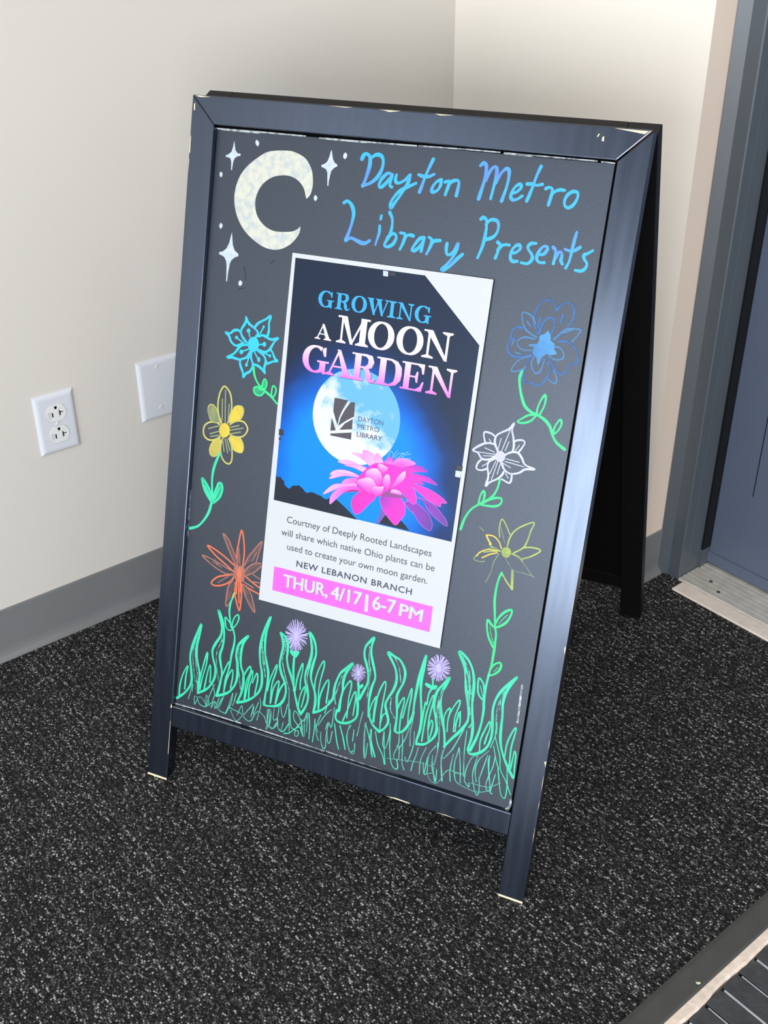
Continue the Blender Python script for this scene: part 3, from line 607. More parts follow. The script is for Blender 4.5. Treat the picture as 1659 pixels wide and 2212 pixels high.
 ('flower_drawing','faint lime painted flower on a tall stem',[
  ('s','lim',16,[5123,4845,5136,4954,5179,5057,5270,5148,5419,5232,5393,5105,5375,4996,5334,4881,5220,4784]),
  ('s','lim',16,[5334,4881,5447,4907,5559,4891,5453,4791,5335,4728]),
  ('s','lim',16,[5199,4768,5297,4743,5351,4696]),
  ('s','lim',16,[5121,4464,5187,4383,5270,4302]),
  ('s','lim',28,[5238,4551,5269,4307]),
  ('s','limf',10,[5351,4696,5392,4659,5463,4581,5530,4525]),
  ('s','limf',10,[5130,4681,5242,4564,5386,4550,5528,4537]),
  ('s','limf',11,[5027,4728,4975,4597,4960,4461,4909,4317]),
  ('s','limf',11,[4720,5028,4786,4983]),
  ('s','limf',11,[5045,4768,4944,4805,4868,4752,4770,4682,4706,4583,4811,4571,4856,4593]),
  ('s','limf',10,[4997,5088,5087,4884]),
  ('s','limm',16,[5006,4949,4983,5062,5000,5188,5062,5126,5133,5012]),
  ('s','limm',16,[4881,4826,4948,4782,5045,4768]),
  ('s','limm',16,[5045,4768,4953,4747,4827,4706]),
  ('s','yel',18,[4829,4939,4924,4942,5003,4889,5052,4805]),
  ('s','yel',26,[4830,4933,4861,4881,4905,4831]),
  ('s','yel',18,[4735,4631,4780,4696,4880,4754,4988,4755]),
  ('s','yel',18,[4815,4626,4913,4696,5003,4735]),
  ('f','lime',0,[5186,4783,5186,4761,5180,4739,5168,4721,5152,4707,5133,4699,5112,4698,5093,4704,5077,4716,5065,4733,5058,4753,5058,4775,5064,4797,5076,4815,5093,4829,5112,4837,5132,4838,5152,4832,5168,4820,5180,4803]),
  ('s','limm',12,[5109,4818,5158,4806,5142,4755,5116,4772]),
  ('s','grn2',31,[5104,4485,5078,4406,5063,4279,5064,4106,5090,3939,5126,3738]),
  ('s','grn2',32,[5126,3738,5152,3639,5156,3513,5157,3393,5152,3213,5129,3041]),
  ('s','grn2',30,[5122,3793,5156,3886,5224,3980,5306,4028,5309,3959,5270,3859,5205,3786,5136,3740]),
  ('s','grn2',30,[5124,3730,5063,3771,5012,3817,5014,3723,5054,3592,5136,3465]),
  ('s','grn2',30,[5144,3153,5185,3229,5258,3278,5283,3228,5253,3148,5192,3088,5139,3066]),
  ('s','grn2',10,[5169,3798,5212,3879,5263,3948]),
  ('s','grn2',10,[5054,3733,5083,3635,5134,3521]),
  ('s','grn2',10,[5199,3133,5244,3210]),
  ('s','grn',35,[5138,3083,5122,2911,5121,2717,5138,2563,5133,2353,5102,2159,5038,1940]),
  ('c','grn',26,[5117,2703,5052,2745,5016,2832,5011,2988,5070,2944,5097,2879,5120,2765]),
  ('s','grn',12,[5043,2888,5106,2737]),
 ]),
 ('grass_drawing','row of green painted grass blades with thin scribbles',[
  ('s','grn',38,[385,1362,511,1485,594,1620,617,1737,589,1913,562,2077,577,2226,627,2408,712,2652,694,2474,663,2298,671,2130,709,1995,747,1859,746,1712,740,1551]),
  ('s','grn',37,[740,1551,871,1638,954,1747,1008,1884,1008,2029,957,2160,933,2286,975,2405,1052,2556,1058,2700,979,2939,1072,2762,1107,2582,1103,2415,1066,2250,1092,2112,1124,1965,1098,1751,1066,1596]),
  ('s','grn',37,[1066,1596,1185,1654,1282,1731,1360,1862,1385,2013,1368,2189,1336,2323,1355,2470,1421,2571,1513,2671,1448,2554,1420,2452,1414,2308,1434,2171,1482,2065,1496,1925,1474,1750,1418,1588]),
  ('s','grn',36,[1418,1588,1560,1654,1679,1748,1768,1870,1798,2010,1782,2172,1743,2315,1720,2486,1732,2676,1769,2861,1843,3053,1797,2833,1790,2657,1807,2486,1846,2344,1886,2201,1890,2036,1873,1829,1869,1683]),
  ('s','grn',24,[416,1408,421,1596,460,1779,534,1935,514,1770,506,1546]),
  ('s','grn',24,[757,1740,790,1969,852,2240,849,2046,802,1826,773,1622]),
  ('s','grn',24,[845,1642,876,1895,914,2052,933,1911,932,1777]),
  ('s','grn',23,[1128,1929,1174,2063,1227,2192,1232,2067,1190,1886,1183,1678]),
  ('s','grn',23,[1181,1702,1214,1905,1289,2077,1310,1992,1290,1782]),
  ('s','grn',23,[1478,1980,1517,2098,1583,2212,1597,2132,1544,1950,1533,1670]),
  ('s','grn',23,[1545,1673,1580,1973,1625,2164,1637,2048,1601,1894,1605,1715]),
  ('s','grn',23,[1645,1967,1704,2138,1726,2038,1699,1802]),
  ('s','grn',36,[1864,1726,1881,1683,1974,1693,2095,1740,2171,1840,2200,1979,2174,2113,2105,2235,2061,2364,2065,2505,2087,2651,2060,2783,2022,2854,2100,2816,2151,2738,2164,2614,2165,2486,2204,2356,2266,2233,2316,2106,2356,1964,2416,1804,2469,1713]),
  ('s','grn',35,[2469,1713,2520,1811,2556,1928,2556,2034,2519,2152,2482,2270,2487,2388,2525,2538,2543,2704,2514,2857,2476,2978,2544,2910,2591,2809,2612,2677,2586,2531,2567,2376,2585,2264,2657,2110,2681,1953,2668,1796]),
  ('s','grn',35,[2668,1796,2781,1864,2867,1960,2946,2100,2952,2253,2974,2374,3018,2501,3090,2590,3193,2704,3137,2592,3091,2487,3075,2368,3083,2255,3064,2111,3055,1934]),
  ('s','grn',35,[3025,1936,3021,1818,3080,1771,3185,1785,3284,1850,3339,1936,3339,2075,3318,2207]),
  ('s','grn',34,[3347,2204,3400,2346,3442,2472,3437,2607,3399,2732,3349,2854,3346,2977,3392,3067,3461,3158,3440,3047,3444,2925,3482,2800,3526,2677,3546,2569,3515,2447,3498,2305,3497,2168,3514,1988]),
  ('s','grn',23,[1901,1917,1931,2116,2012,2356,2011,2244,1965,2030,1964,1732]),
  ('s','grn',23,[1969,1745,1995,1979,2062,2117,2075,2050,2049,1756]),
  ('s','grn',23,[2055,1758,2095,1972,2156,2108]),
  ('s','grn',22,[2347,2045,2361,2260,2421,2492,2429,2361,2414,2216,2422,2089]),
  ('s','grn',22,[2422,1806,2429,1974,2484,2142,2504,2066,2470,1820]),
  ('s','grn',22,[2646,2153,2647,2305,2687,2490,2744,2615,2759,2533,2728,2339,2715,2127,2739,1864]),
  ('s','grn',22,[2744,1877,2745,2077,2796,2266,2845,2355,2861,2273,2850,2002]),
  ('s','grn',22,[3071,1950,3078,2196,3130,2349,3185,2434,3206,2359,3188,2158,3193,1869]),
  ('s','grn',22,[3136,1805,3194,2010,3249,2245,3284,2290,3292,2177,3281,1930]),
  ('s','grn',22,[3591,1930,3589,2126,3601,2312]),
  ('s','grn',36,[3518,2034,3538,1967,3599,1875,3699,1808]),
  ('s','grn',35,[3699,1808,3770,1878,3815,2001,3773,2134,3743,2234,3772,2338,3836,2489,3861,2626,3837,2762,3775,2874,3687,2998,3787,2966,3874,2937,3944,2850,3975,2753,3963,2620,3919,2500,3896,2398,3914,2260,3932,2121,3933,1976,3932,1891]),
  ('s','grn',35,[3932,1891,3976,1874,4053,1928,4120,2057,4159,2212,4159,2391,4168,2583,4185,2812,4238,3111,4233,2930,4218,2739,4230,2566,4260,2385,4292,2192,4292,2012,4265,1860,4268,1794]),
  ('s','grn',35,[4268,1794,4366,1818,4440,1877,4508,1982,4528,2096,4496,2241,4455,2371,4442,2509,4464,2644,4529,2757,4608,2889,4573,2769,4532,2652,4529,2511,4551,2388,4589,2245,4639,2094,4675,1878]),
  ('s','grn',22,[3516,2046,3546,2200,3599,2312,3609,2231,3602,2096,3605,1926]),
  ('s','grn',21,[3605,2266,3639,2432,3694,2567,3715,2502,3700,2233,3697,2063,3706,1847]),
  ('s','grn',21,[3700,1943,3722,2058,3764,2113]),
  ('s','grn',21,[3930,2228,3954,2319,4001,2417,4012,2336,3990,2138,3995,1910]),
  ('s','grn',21,[4017,2110,4048,2335,4093,2574,4105,2482,4094,2253,4101,2063]),
  ('s','grn',21,[4305,2136,4310,2317,4317,2437]),
  ('s','grn',21,[4337,1857,4348,2209,4370,2393,4411,2565,4427,2493,4402,2248,4401,2081,4436,1864]),
  ('s','grn',21,[4405,2047,4420,2159,4442,2207,4462,2148,4459,2039,4440,1925]),
  ('s','grn',21,[4657,2004,4617,2206,4611,2334,4664,2450,4682,2403,4667,2268,4678,2106]),
  ('s','grn',20,[4685,2380,4726,2498,4786,2603,4800,2543,4760,2343,4766,2133]),
  ('s','grn',20,[4789,2139,4794,2342,4826,2445]),
  ('s','grn',36,[4664,1873,4749,2013,4850,2156,4935,2319,4941,2444,4903,2629,4856,2786,4825,2960,4788,3095,4690,3279,4806,3220,4892,3111,4944,2957,4962,2792,4969,2624,4993,2459,5024,2284,5029,2124,5001,1941]),
  ('s','grn',35,[5001,1941,5033,1888,5115,1907,5211,1982,5277,2101,5299,2268,5279,2446,5262,2600,5277,2737,5326,2873,5411,3005,5521,3149,5446,3003,5397,2869,5384,2720,5403,2556,5409,2400,5421,2244,5453,2107,5523,1955,5615,1811,5674,1731]),
  ('s','grn',21,[5166,1967,5156,2113,5184,2246,5246,2430,5257,2317,5237,2212,5219,2090]),
  ('s','grn',21,[4974,2256,5006,2327]),
  ('s','grn',21,[5519,1979,5523,2190,5566,2362,5606,2447,5611,2376,5587,2148,5599,1881]),
  ('s','grn',21,[5621,1850,5631,2014,5639,2115,5666,2050,5671,1904,5686,1735]),
  ('s','grn',21,[4747,3216,4849,3003,4895,2846,4922,2659]),
  ('s','grn',22,[4780,2222,4811,2430,4836,2338,4840,2228]),
  ('s','grnp',11,[647,2414,602,2160,635,1926,679,1718]),
  ('s','grnp',11,[690,2521,637,2218,691,1893]),
  ('s','grnp',11,[1072,2478,1004,2221,1077,1842]),
  ('s','grnp',11,[1044,2637,1085,2470]),
  ('s','grnp',11,[1368,2462,1375,2250,1455,1817]),
  ('s','grnp',11,[1438,2528,1411,2343]),
  ('s','grnp',11,[1752,2787,1747,2587,1774,2383,1844,2118]),
  ('s','grnp',11,[1807,2859,1765,2662]),
  ('s','grnp',11,[706,1872,702,1602]),
  ('s','grnp',13,[2085,2778,2125,2638,2091,2489,2137,2291,2251,2029]),
  ('s','grnp',13,[1750,2794,1742,2629,1811,2318,1844,2115]),
  ('s','grnp',13,[2523,2882,2559,2720,2548,2544,2514,2303,2567,2049]),
  ('s','grnp',13,[3046,2463,2977,2144,2997,2022]),
  ('s','grnp',12,[3411,3005,3427,2785,3468,2638,3458,2248]),
  ('s','grnp',13,[3103,2582,3068,2481]),
  ('s','grnp',13,[3802,2941,3877,2820,3927,2621]),
  ('s','grnp',13,[3818,2352,3827,2186,3902,2076]),
  ('s','grnp',13,[4497,2572,4498,2313]),
  ('s','grnp',13,[4540,2678,4511,2470,4561,2189]),
  ('s','grnp',13,[3409,3011,3419,2836,3453,2655]),
  ('s','grnp',13,[4775,3187,4868,3032,4935,2736]),
  ('s','grnp',13,[4826,2996,4904,2702,4964,2450]),
  ('s','grnp',13,[5379,2912,5321,2678,5333,2438,5367,2289]),
  ('s','grnp',13,[5346,2818,5352,2626]),
  ('s','grnp',13,[4493,2534,4499,2313,4568,2171]),
  ('s','grns',11,[584,1407,643,1671,640,1547]),
  ('s','grns',11,[718,1729,730,1585]),
  ('s','grns',11,[696,1353,686,1474,740,1465,709,1357]),
  ('s','grns',11,[740,1465,787,1379,895,1368,940,1461,892,1558,887,1458]),
  ('s','grns',11,[987,1376,1013,1531,1032,1610,978,1778]),
  ('s','grns',11,[739,1477,804,1495,861,1450,906,1389]),
  ('s','grns',11,[945,1401,992,1464,1070,1474,1131,1382,1198,1364,1250,1368,1293,1466,1385,1456,1490,1439,1601,1362,1677,1372,1730,1485,1787,1551,1880,1506,1955,1395,2036,1346,2099,1462]),
  ('s','grns',11,[1322,1438,1384,1334,1451,1305,1520,1399]),
  ('s','grns',11,[1078,1390,1165,1588]),
  ('s','grns',11,[1127,1429,1188,1619]),
  ('s','grns',11,[1239,1352,1289,1514,1335,1722,1324,1560,1293,1466]),
  ('s','grns',11,[1353,1520,1398,1740,1372,1599]),
  ('s','grns',11,[1442,1400,1504,1564,1543,1430,1611,1523,1689,1643]),
  ('s','grns',11,[1671,1431,1704,1623,1705,1478,1773,1691]),
  ('s','grns',11,[1775,1414,1815,1655,1791,1769]),
  ('s','grns',11,[1893,1509,1941,1403,1932,1618,1971,1605,1978,1414,1948,1332]),
  ('s','grns',11,[999,1392,1042,1503,1052,1383,1114,1573]),
  ('s','grns',11,[893,1386,975,1655,1018,1765]),
  ('s','grns',12,[2251,2029,2273,1762,2318,1392]),
  ('s','grns',12,[2400,1441,2462,1436,2458,1363,2408,1360,2413,1433]),
  ('s','grns',12,[2540,1400,2512,1547,2435,1691,2369,1731,2369,1612,2453,1517]),
  ('s','grns',12,[2703,1700,2751,1488,2792,1394]),
  ('s','grns',12,[2772,1519,2738,1603,2789,1796]),
  ('s','grns',12,[2819,1533,2834,1395,2882,1296,2914,1336,2905,1523,2921,1694]),
  ('s','grns',12,[2908,1596,2941,1416,2976,1427,2992,1598]),
  ('s','grns',12,[3247,1769,3229,1622,3259,1467,3320,1356,3364,1381,3359,1521]),
  ('s','grns',12,[3321,1545,3323,1722]),
  ('s','grns',12,[3491,1889,3485,1654,3518,1382,3543,1367,3552,1581]),
  ('s','grns',11,[3380,1645,3401,1862,3427,2032]),
  ('s','grns',12,[2038,1681,2044,1503,2102,1544,2119,1741]),
  ('s','grns',12,[2144,1748,2168,1636,2210,1588,2250,1803]),
  ('s','grns',12,[2102,1544,2129,1407,2182,1375,2207,1503]),
  ('s','grns',12,[1949,1317,1956,1621,1996,1597,1990,1414,1936,1325]),
  ('s','grns',12,[1993,1379,2058,1362,2112,1451]),
  ('s','grns',12,[2294,1733,2332,1493,2398,1453,2473,1559,2580,1710]),
  ('s','grns',12,[2542,1604,2573,1768,2594,1465]),
  ('s','grns',12,[2490,1636,2527,1408,2564,1407,2545,1581]),
  ('s','grns',12,[2845,1836,2891,2061]),
  ('s','grns',12,[2884,1600,2919,1717,2973,1662,2985,1971]),
  ('s','grns',12,[2760,1622,2859,1817,2943,1924]),
  ('s','grn',16,[2236,1337,2320,1369,2398,1453,2478,1513,2510,1451,2540,1400]),
  ('s','grn',15,[2642,1371,2632,1571,2598,1763]),
  ('s','grn',15,[2700,1341,2709,1535,2703,1700]),
  ('s','grn',15,[3014,1722,3079,1470,3123,1353]),
  ('s','grn',15,[3103,1725,3165,1556,3221,1384]),
  ('s','grn',15,[3496,1844,3582,1625,3645,1399]),
  ('s','grn',15,[3690,1413,3604,1632,3572,1797]),
  ('s','grn',16,[2108,1546,2137,1386,2221,1363,2294,1505]),
  ('s','grns',12,[4177,2253,4169,2131,4158,1948,4180,1736]),
  ('s','grns',12,[4001,1863,4010,1708,3959,1533,3992,1469,4037,1496,4027,1664,3989,1677]),
  ('s','grns',12,[4048,1878,4074,1679,4099,1442,4140,1357]),
  ('s','grns',12,[4127,1549,4165,1487,4196,1571,4229,1776,4215,1965]),
  ('s','grns',12,[4240,1376,4254,1491,4285,1623,4303,1750]),
  ('s','grns',12,[4367,1368,4361,1586,4417,1786]),
  ('s','grns',12,[4402,1550,4435,1390,4476,1440,4467,1680,4550,1851]),
  ('s','grns',12,[4565,1566,4582,1789,4566,1904]),
  ('s','grns',12,[4554,1477,4609,1337]),
  ('s','grns',12,[4710,1370,4655,1680,4676,1866]),
  ('s','grns',12,[3775,1831,3776,1635,3829,1603,3860,1833,3848,1975]),
  ('s','grns',12,[3477,1863,3524,1383]),
  ('s','grns',12,[3572,1794,3578,1648,3630,1429]),
  ('s','grns',12,[4524,1698,4536,1520,4618,1352]),
  ('s','grns',12,[4019,1637,4093,1807,4139,2002]),
  ('s','grn',14,[3837,1346,3797,1469,3705,1613,3646,1792]),
  ('s','grn',14,[3866,1883,3887,1621,3941,1392,4010,1327,4042,1362,4017,1465]),
  ('s','grn',14,[3849,1350,3805,1595,3775,1831]),
  ('s','grn',15,[3682,1408,3610,1584,3582,1809]),
  ('s','grn',15,[3347,1403,3300,1375,3230,1541,3228,1664,3265,1775]),
  ('s','grn',15,[3223,1389,3181,1526,3102,1713]),
  ('s','grn',14,[4435,1390,4449,1553,4459,1654]),
  ('s','grnf',8,[4481,1405,4526,1334,4613,1301,4675,1370,4728,1497,4799,1568,4882,1559,4974,1564]),
  ('s','grnf',8,[3873,1450,4367,1540,4583,1523]),
  ('s','grns',12,[5319,1941,5310,1838,5386,1486,5351,1437,5324,1542,5381,1798,5392,1964]),
  ('s','grns',12,[5153,1888,5119,1626,5157,1449,5211,1327,5242,1363,5229,1536]),
  ('s','grns',12,[5185,1509,5147,1686,5183,1848,5291,2006]),
  ('s','grns',12,[5021,1468,5091,1402,5088,1464]),
  ('s','grns',12,[5019,1480,5020,1645,5076,1839,5152,1900]),
  ('s','grns',12,[4822,1403,4798,1574,4814,1807]),
  ('s','grns',12,[4958,1396,4889,1450,4847,1665,4882,1929]),
  ('s','grns',12,[4966,1424,4928,1691,4882,1929]),
  ('s','grns',12,[4704,1364,4650,1666,4665,1823,4670,1698,4772,1844,4914,2213]),
  ('s','grns',12,[4712,1749,4801,1903,4895,2182]),
  ('s','grns',12,[5216,1544,5288,1943]),
  ('s','grns',12,[4999,1537,4960,1890,4952,2200]),
  ('s','grns',12,[5427,1411,5399,1440,5431,1702]),
  ('s','grns',12,[4564,1575,4586,1862,4559,2143]),
  ('s','grns',12,[4533,1616,4596,1342,4619,1350,4609,1513]),
  ('s','grn',14,[5348,2418,5348,2259,5408,2093,5458,1960,5488,1795,5579,1663,5677,1482]),
  ('s','grn',14,[5575,1848,5612,1598,5611,1410,5555,1429,5513,1553,5480,1693,5453,1796]),
  ('s','grn',14,[5348,2099,5412,1908,5466,1788]),
  ('s','grn',14,[5307,2061,5356,2286,5344,2441]),
  ('s','grn',14,[5313,1939,5337,1697,5392,1488]),
  ('s','grnf',10,[4696,1426,4743,1530,4811,1571,4875,1548,4995,1561]),
  ('s','grnf',10,[5117,1474,5238,1475,5378,1496,5517,1605]),
  ('s','grnf',10,[4958,1396,5157,1366,5275,1386,5386,1448]),
  ('s','grnf',10,[4463,1402,4580,1453]),
 ]),
 ('thistle_drawing','large purple painted thistle',[
  ('s','grn',31,[2276,2539,2283,2355,2308,2186,2323,2038]),
  ('f','grn',0,[2282,2535,2216,2581,2194,2616,2222,2646,2272,2631,2318,2655,2355,2653,2342,2604,2311,2549]),
  ('s','pur2',17,[2327,2884,2444,2920]),
  ('s','pur',17,[2328,2870,2448,2875]),
  ('s','pur',17,[2327,2854,2428,2828]),
  ('s','pur2',17,[2325,2846,2444,2797]),
  ('s','pur',17,[2319,2831,2412,2761]),
  ('s','pur',17,[2309,2815,2387,2706]),
  ('s','pur2',17,[2302,2806,2364,2682]),
  ('s','pur',17,[2293,2800,2335,2674]),
  ('s','pur',18,[2283,2795,2311,2633]),
  ('s','pur2',18,[2274,2793,2279,2630]),
  ('s','pur',18,[2262,2793,2245,2655]),
  ('s','pur',18,[2251,2796,2209,2644]),
  ('s','pur2',18,[2244,2799,2195,2673]),
  ('s','pur',18,[2233,2809,2153,2688]),
  ('s','pur',18,[2226,2817,2124,2704]),
  ('s','pur2',18,[2220,2828,2104,2740]),
  ('s','pur',18,[2217,2838,2097,2774]),
  ('s','pur',18,[2214,2852,2085,2817]),
  ('s','pur2',18,[2214,2870,2108,2874]),
  ('s','pur',18,[2215,2877,2106,2895]),
  ('s','pur',18,[2220,2897,2116,2958]),
  ('s','pur2',17,[2224,2907,2133,2984]),
  ('s','pur',17,[2231,2917,2150,3016]),
  ('s','pur',17,[2238,2925,2168,3048]),
  ('s','pur2',17,[2249,2934,2198,3085]),
  ('s','pur',17,[2259,2939,2232,3103]),
  ('s','pur',17,[2271,2942,2271,3113]),
  ('s','pur2',17,[2280,2942,2297,3082]),
  ('s','pur',17,[2292,2939,2338,3101]),
  ('s','pur',17,[2301,2933,2364,3070]),
  ('s','pur2',17,[2309,2926,2380,3039]),
  ('s','pur',17,[2316,2916,2411,3018]),
  ('s','pur',17,[2320,2909,2410,2986]),
  ('s','pur2',17,[2326,2892,2452,2950]),
  ('f','pur3',0,[2347,2875,2347,2839,2340,2804,2326,2775,2307,2753,2285,2741,2261,2741,2239,2751,2219,2772,2205,2802,2198,2836,2198,2873,2205,2907,2219,2937,2238,2959,2260,2970,2284,2971,2306,2960,2325,2939,2339,2910]),
  ('f','pur2',0,[2314,2878,2314,2854,2310,2831,2303,2811,2292,2797,2280,2789,2266,2790,2253,2798,2242,2812,2233,2833,2229,2856,2228,2881,2232,2904,2239,2924,2250,2938,2263,2945,2276,2945,2289,2937,2301,2922,2309,2902]),
 ]),
 ('thistle_drawing','smallest purple painted thistle',[
  ('s','grn',32,[3302,2432,3324,2301,3327,2129,3345,1984]),
  ('f','grn',0,[3324,2347,3329,2406,3360,2435,3387,2431,3377,2391,3341,2350]),
  ('s','pur2',12,[3320,2593,3392,2618]),
  ('s','pur',12,[3321,2582,3384,2581]),
  ('s','pur',12,[3319,2572,3389,2550]),
  ('s','pur2',12,[3315,2560,3365,2519]),
  ('s','pur',12,[3310,2553,3351,2499]),
  ('s','pur',12,[3303,2546,3334,2474]),
  ('s','pur2',12,[3295,2541,3312,2447]),
  ('s','pur',12,[3288,2540,3291,2442]),
  ('s','pur',12,[3281,2540,3269,2461]),
  ('s','pur2',12,[3272,2543,3245,2471]),
  ('s','pur',12,[3267,2547,3225,2475]),
  ('s','pur',12,[3260,2555,3208,2504]),
  ('s','pur2',12,[3257,2561,3189,2514]),
  ('s','pur',12,[3254,2572,3178,2549]),
  ('s','pur',12,[3254,2585,3187,2591]),
  ('s','pur2',12,[3256,2593,3190,2616]),
  ('s','pur',12,[3259,2604,3201,2649]),
  ('s','pur',12,[3265,2611,3216,2673]),
  ('s','pur2',12,[3272,2619,3242,2695]),
  ('s','pur',12,[3278,2622,3258,2709]),
  ('s','pur',12,[3285,2624,3281,2707]),
  ('s','pur2',12,[3296,2624,3315,2710]),
  ('s','pur',12,[3302,2622,3329,2693]),
  ('s','pur',12,[3308,2617,3353,2690]),
  ('s','pur2',12,[3313,2612,3368,2673]),
  ('s','pur',12,[3318,2601,3376,2634]),
  ('f','pur3',0,[3332,2588,3332,2567,3328,2547,3320,2530,3309,2518,3296,2511,3282,2510,3269,2516,3258,2528,3249,2544,3245,2564,3244,2584,3248,2604,3256,2621,3267,2634,3280,2641,3294,2641,3307,2635,3319,2624,3327,2607]),
  ('f','pur2',0,[3312,2589,3313,2575,3311,2562,3306,2551,3300,2542,3293,2538,3285,2538,3277,2542,3270,2551,3265,2562,3262,2575,3262,2589,3264,2603,3268,2614,3275,2622,3282,2626,3290,2626,3298,2622,3304,2614,3309,2602]),
 ]),
 ('thistle_drawing','purple painted thistle on a bent stem',[
  ('s','grn',25,[4378,2802,4388,2705]),
  ('s','grn',25,[4376,2649,4347,2564,4341,2432,4328,2405]),
  ('f','grn',0,[4376,2649,4311,2659,4271,2689,4285,2720,4338,2714,4381,2697,4429,2728,4457,2713,4443,2668,4394,2642]),
  ('s','pur2',17,[4487,2988,4592,3015]),
  ('s','pur',17,[4488,2976,4591,2978]),
  ('s','pur',17,[4486,2964,4595,2940]),
  ('s','pur2',17,[4484,2957,4573,2925]),
  ('s','pur',17,[4477,2942,4572,2867]),
  ('s','pur',17,[4472,2935,4547,2854]),
  ('s','pur2',17,[4462,2925,4515,2828]),
  ('s','pur',17,[4454,2920,4492,2812]),
  ('s','pur',17,[4445,2916,4464,2791]),
  ('s','pur2',17,[4435,2914,4433,2792]),
  ('s','pur',17,[4422,2915,4396,2805]),
  ('s','pur',17,[4413,2918,4365,2793]),
  ('s','pur2',17,[4406,2922,4348,2820]),
  ('s','pur',17,[4396,2931,4319,2848]),
  ('s','pur',17,[4392,2937,4303,2860]),
  ('s','pur2',17,[4386,2950,4294,2905]),
  ('s','pur',17,[4384,2959,4282,2928]),
  ('s','pur',17,[4384,2974,4277,2974]),
  ('s','pur2',17,[4385,2986,4290,3009]),
  ('s','pur',17,[4388,2994,4285,3037]),
  ('s','pur',17,[4395,3008,4312,3078]),
  ('s','pur2',17,[4399,3014,4330,3088]),
  ('s','pur',17,[4409,3024,4357,3117]),
  ('s','pur',17,[4419,3030,4383,3155]),
  ('s','pur2',17,[4426,3033,4406,3146]),
  ('s','pur',17,[4440,3035,4448,3164]),
  ('s','pur',17,[4450,3034,4477,3151]),
  ('s','pur2',17,[4455,3032,4494,3145]),
  ('s','pur',17,[4468,3025,4530,3123]),
  ('s','pur',17,[4473,3020,4549,3111]),
  ('s','pur2',17,[4480,3011,4568,3083]),
  ('s','pur',17,[4485,2997,4579,3040]),
  ('f','pur3',0,[4504,2984,4505,2955,4499,2926,4487,2902,4470,2883,4450,2873,4428,2872,4407,2880,4390,2896,4376,2919,4369,2947,4369,2976,4375,3004,4387,3029,4404,3047,4424,3057,4446,3059,4466,3051,4484,3034,4497,3011]),
  ('f','pur2',0,[4474,2985,4475,2965,4472,2946,4465,2930,4456,2918,4444,2912,4432,2912,4420,2917,4409,2929,4402,2945,4397,2964,4396,2984,4399,3003,4406,3019,4415,3031,4427,3037,4439,3037,4451,3031,4462,3020,4470,3004]),
 ]),
 ('worn_edge','',[
  ('s','wear',19,[366,9593,1001,9597,1684,9597]),
 ]),
 ('worn_edge','',[
  ('s','wear',18,[1885,9589,2601,9594,3229,9600]),
 ]),
 ('worn_edge','',[
  ('s','wear',17,[3260,9602,3836,9610,4308,9611]),
 ]),
 ('worn_edge','',[
  ('s','wear',16,[4367,9610,4995,9610,5492,9610]),
 ]),
 ('worn_edge','',[
  ('s','wear',16,[5547,9607,5699,9604]),
 ]),
 ('worn_edge','',[
  ('s','wear',24,[1951,9589,2538,9589]),
 ]),
 ('worn_edge','',[
  ('s','wear',22,[4367,9605,4713,9602]),
 ]),
 ('worn_edge','',[
  ('s','wear',25,[438,9590,1002,9588]),
 ]),
 ('worn_edge','',[
  ('s','wear2',10,[353,9580,344,9196]),
 ]),
 ('worn_edge','',[
  ('s','wear2',11,[333,8746,342,8138]),
 ]),
 ('worn_edge','',[
  ('s','wear2',11,[340,7641,351,7074]),
 ]),
 ('worn_edge','',[
  ('s','wear2',12,[358,4617,368,3919]),
 ]),
 ('worn_edge','',[
  ('s','wear2',12,[290,2893,311,2008,325,1404]),
 ]),
 ('worn_edge','',[
  ('s','wear',20,[370,1264,865,1279,1510,1281]),
 ]),
 ('worn_edge','',[
  ('s','wear',19,[1669,1277,2445,1267,2899,1260]),
 ]),
 ('worn_edge','',[
  ('s','wear',18,[2936,1265,3634,1252,4205,1241]),
 ]),
 ('worn_edge','',[
  ('s','wear',18,[4275,1242,5033,1235,5434,1236]),
 ]),
 ('worn_edge','',[
  ('s','wear',17,[5500,1237,5682,1250]),
 ]),
 ('worn_edge','',[
  ('s','wear',30,[5644,1243,5693,1309,5697,1408]),
 ]),
 ('worn_edge','',[
  ('s','wear',29,[5616,2529,5599,3054]),
 ]),
 ('smudge','',[
  ('s','smg',13,[930,7856,966,7781,982,7691]),
 ]),
 ('smudge','',[
  ('s','smg',13,[1342,7948,1386,8002]),
 ]),
 ('smudge','',[
  ('s','smg',13,[879,7554,984,7586]),
 ]),
]
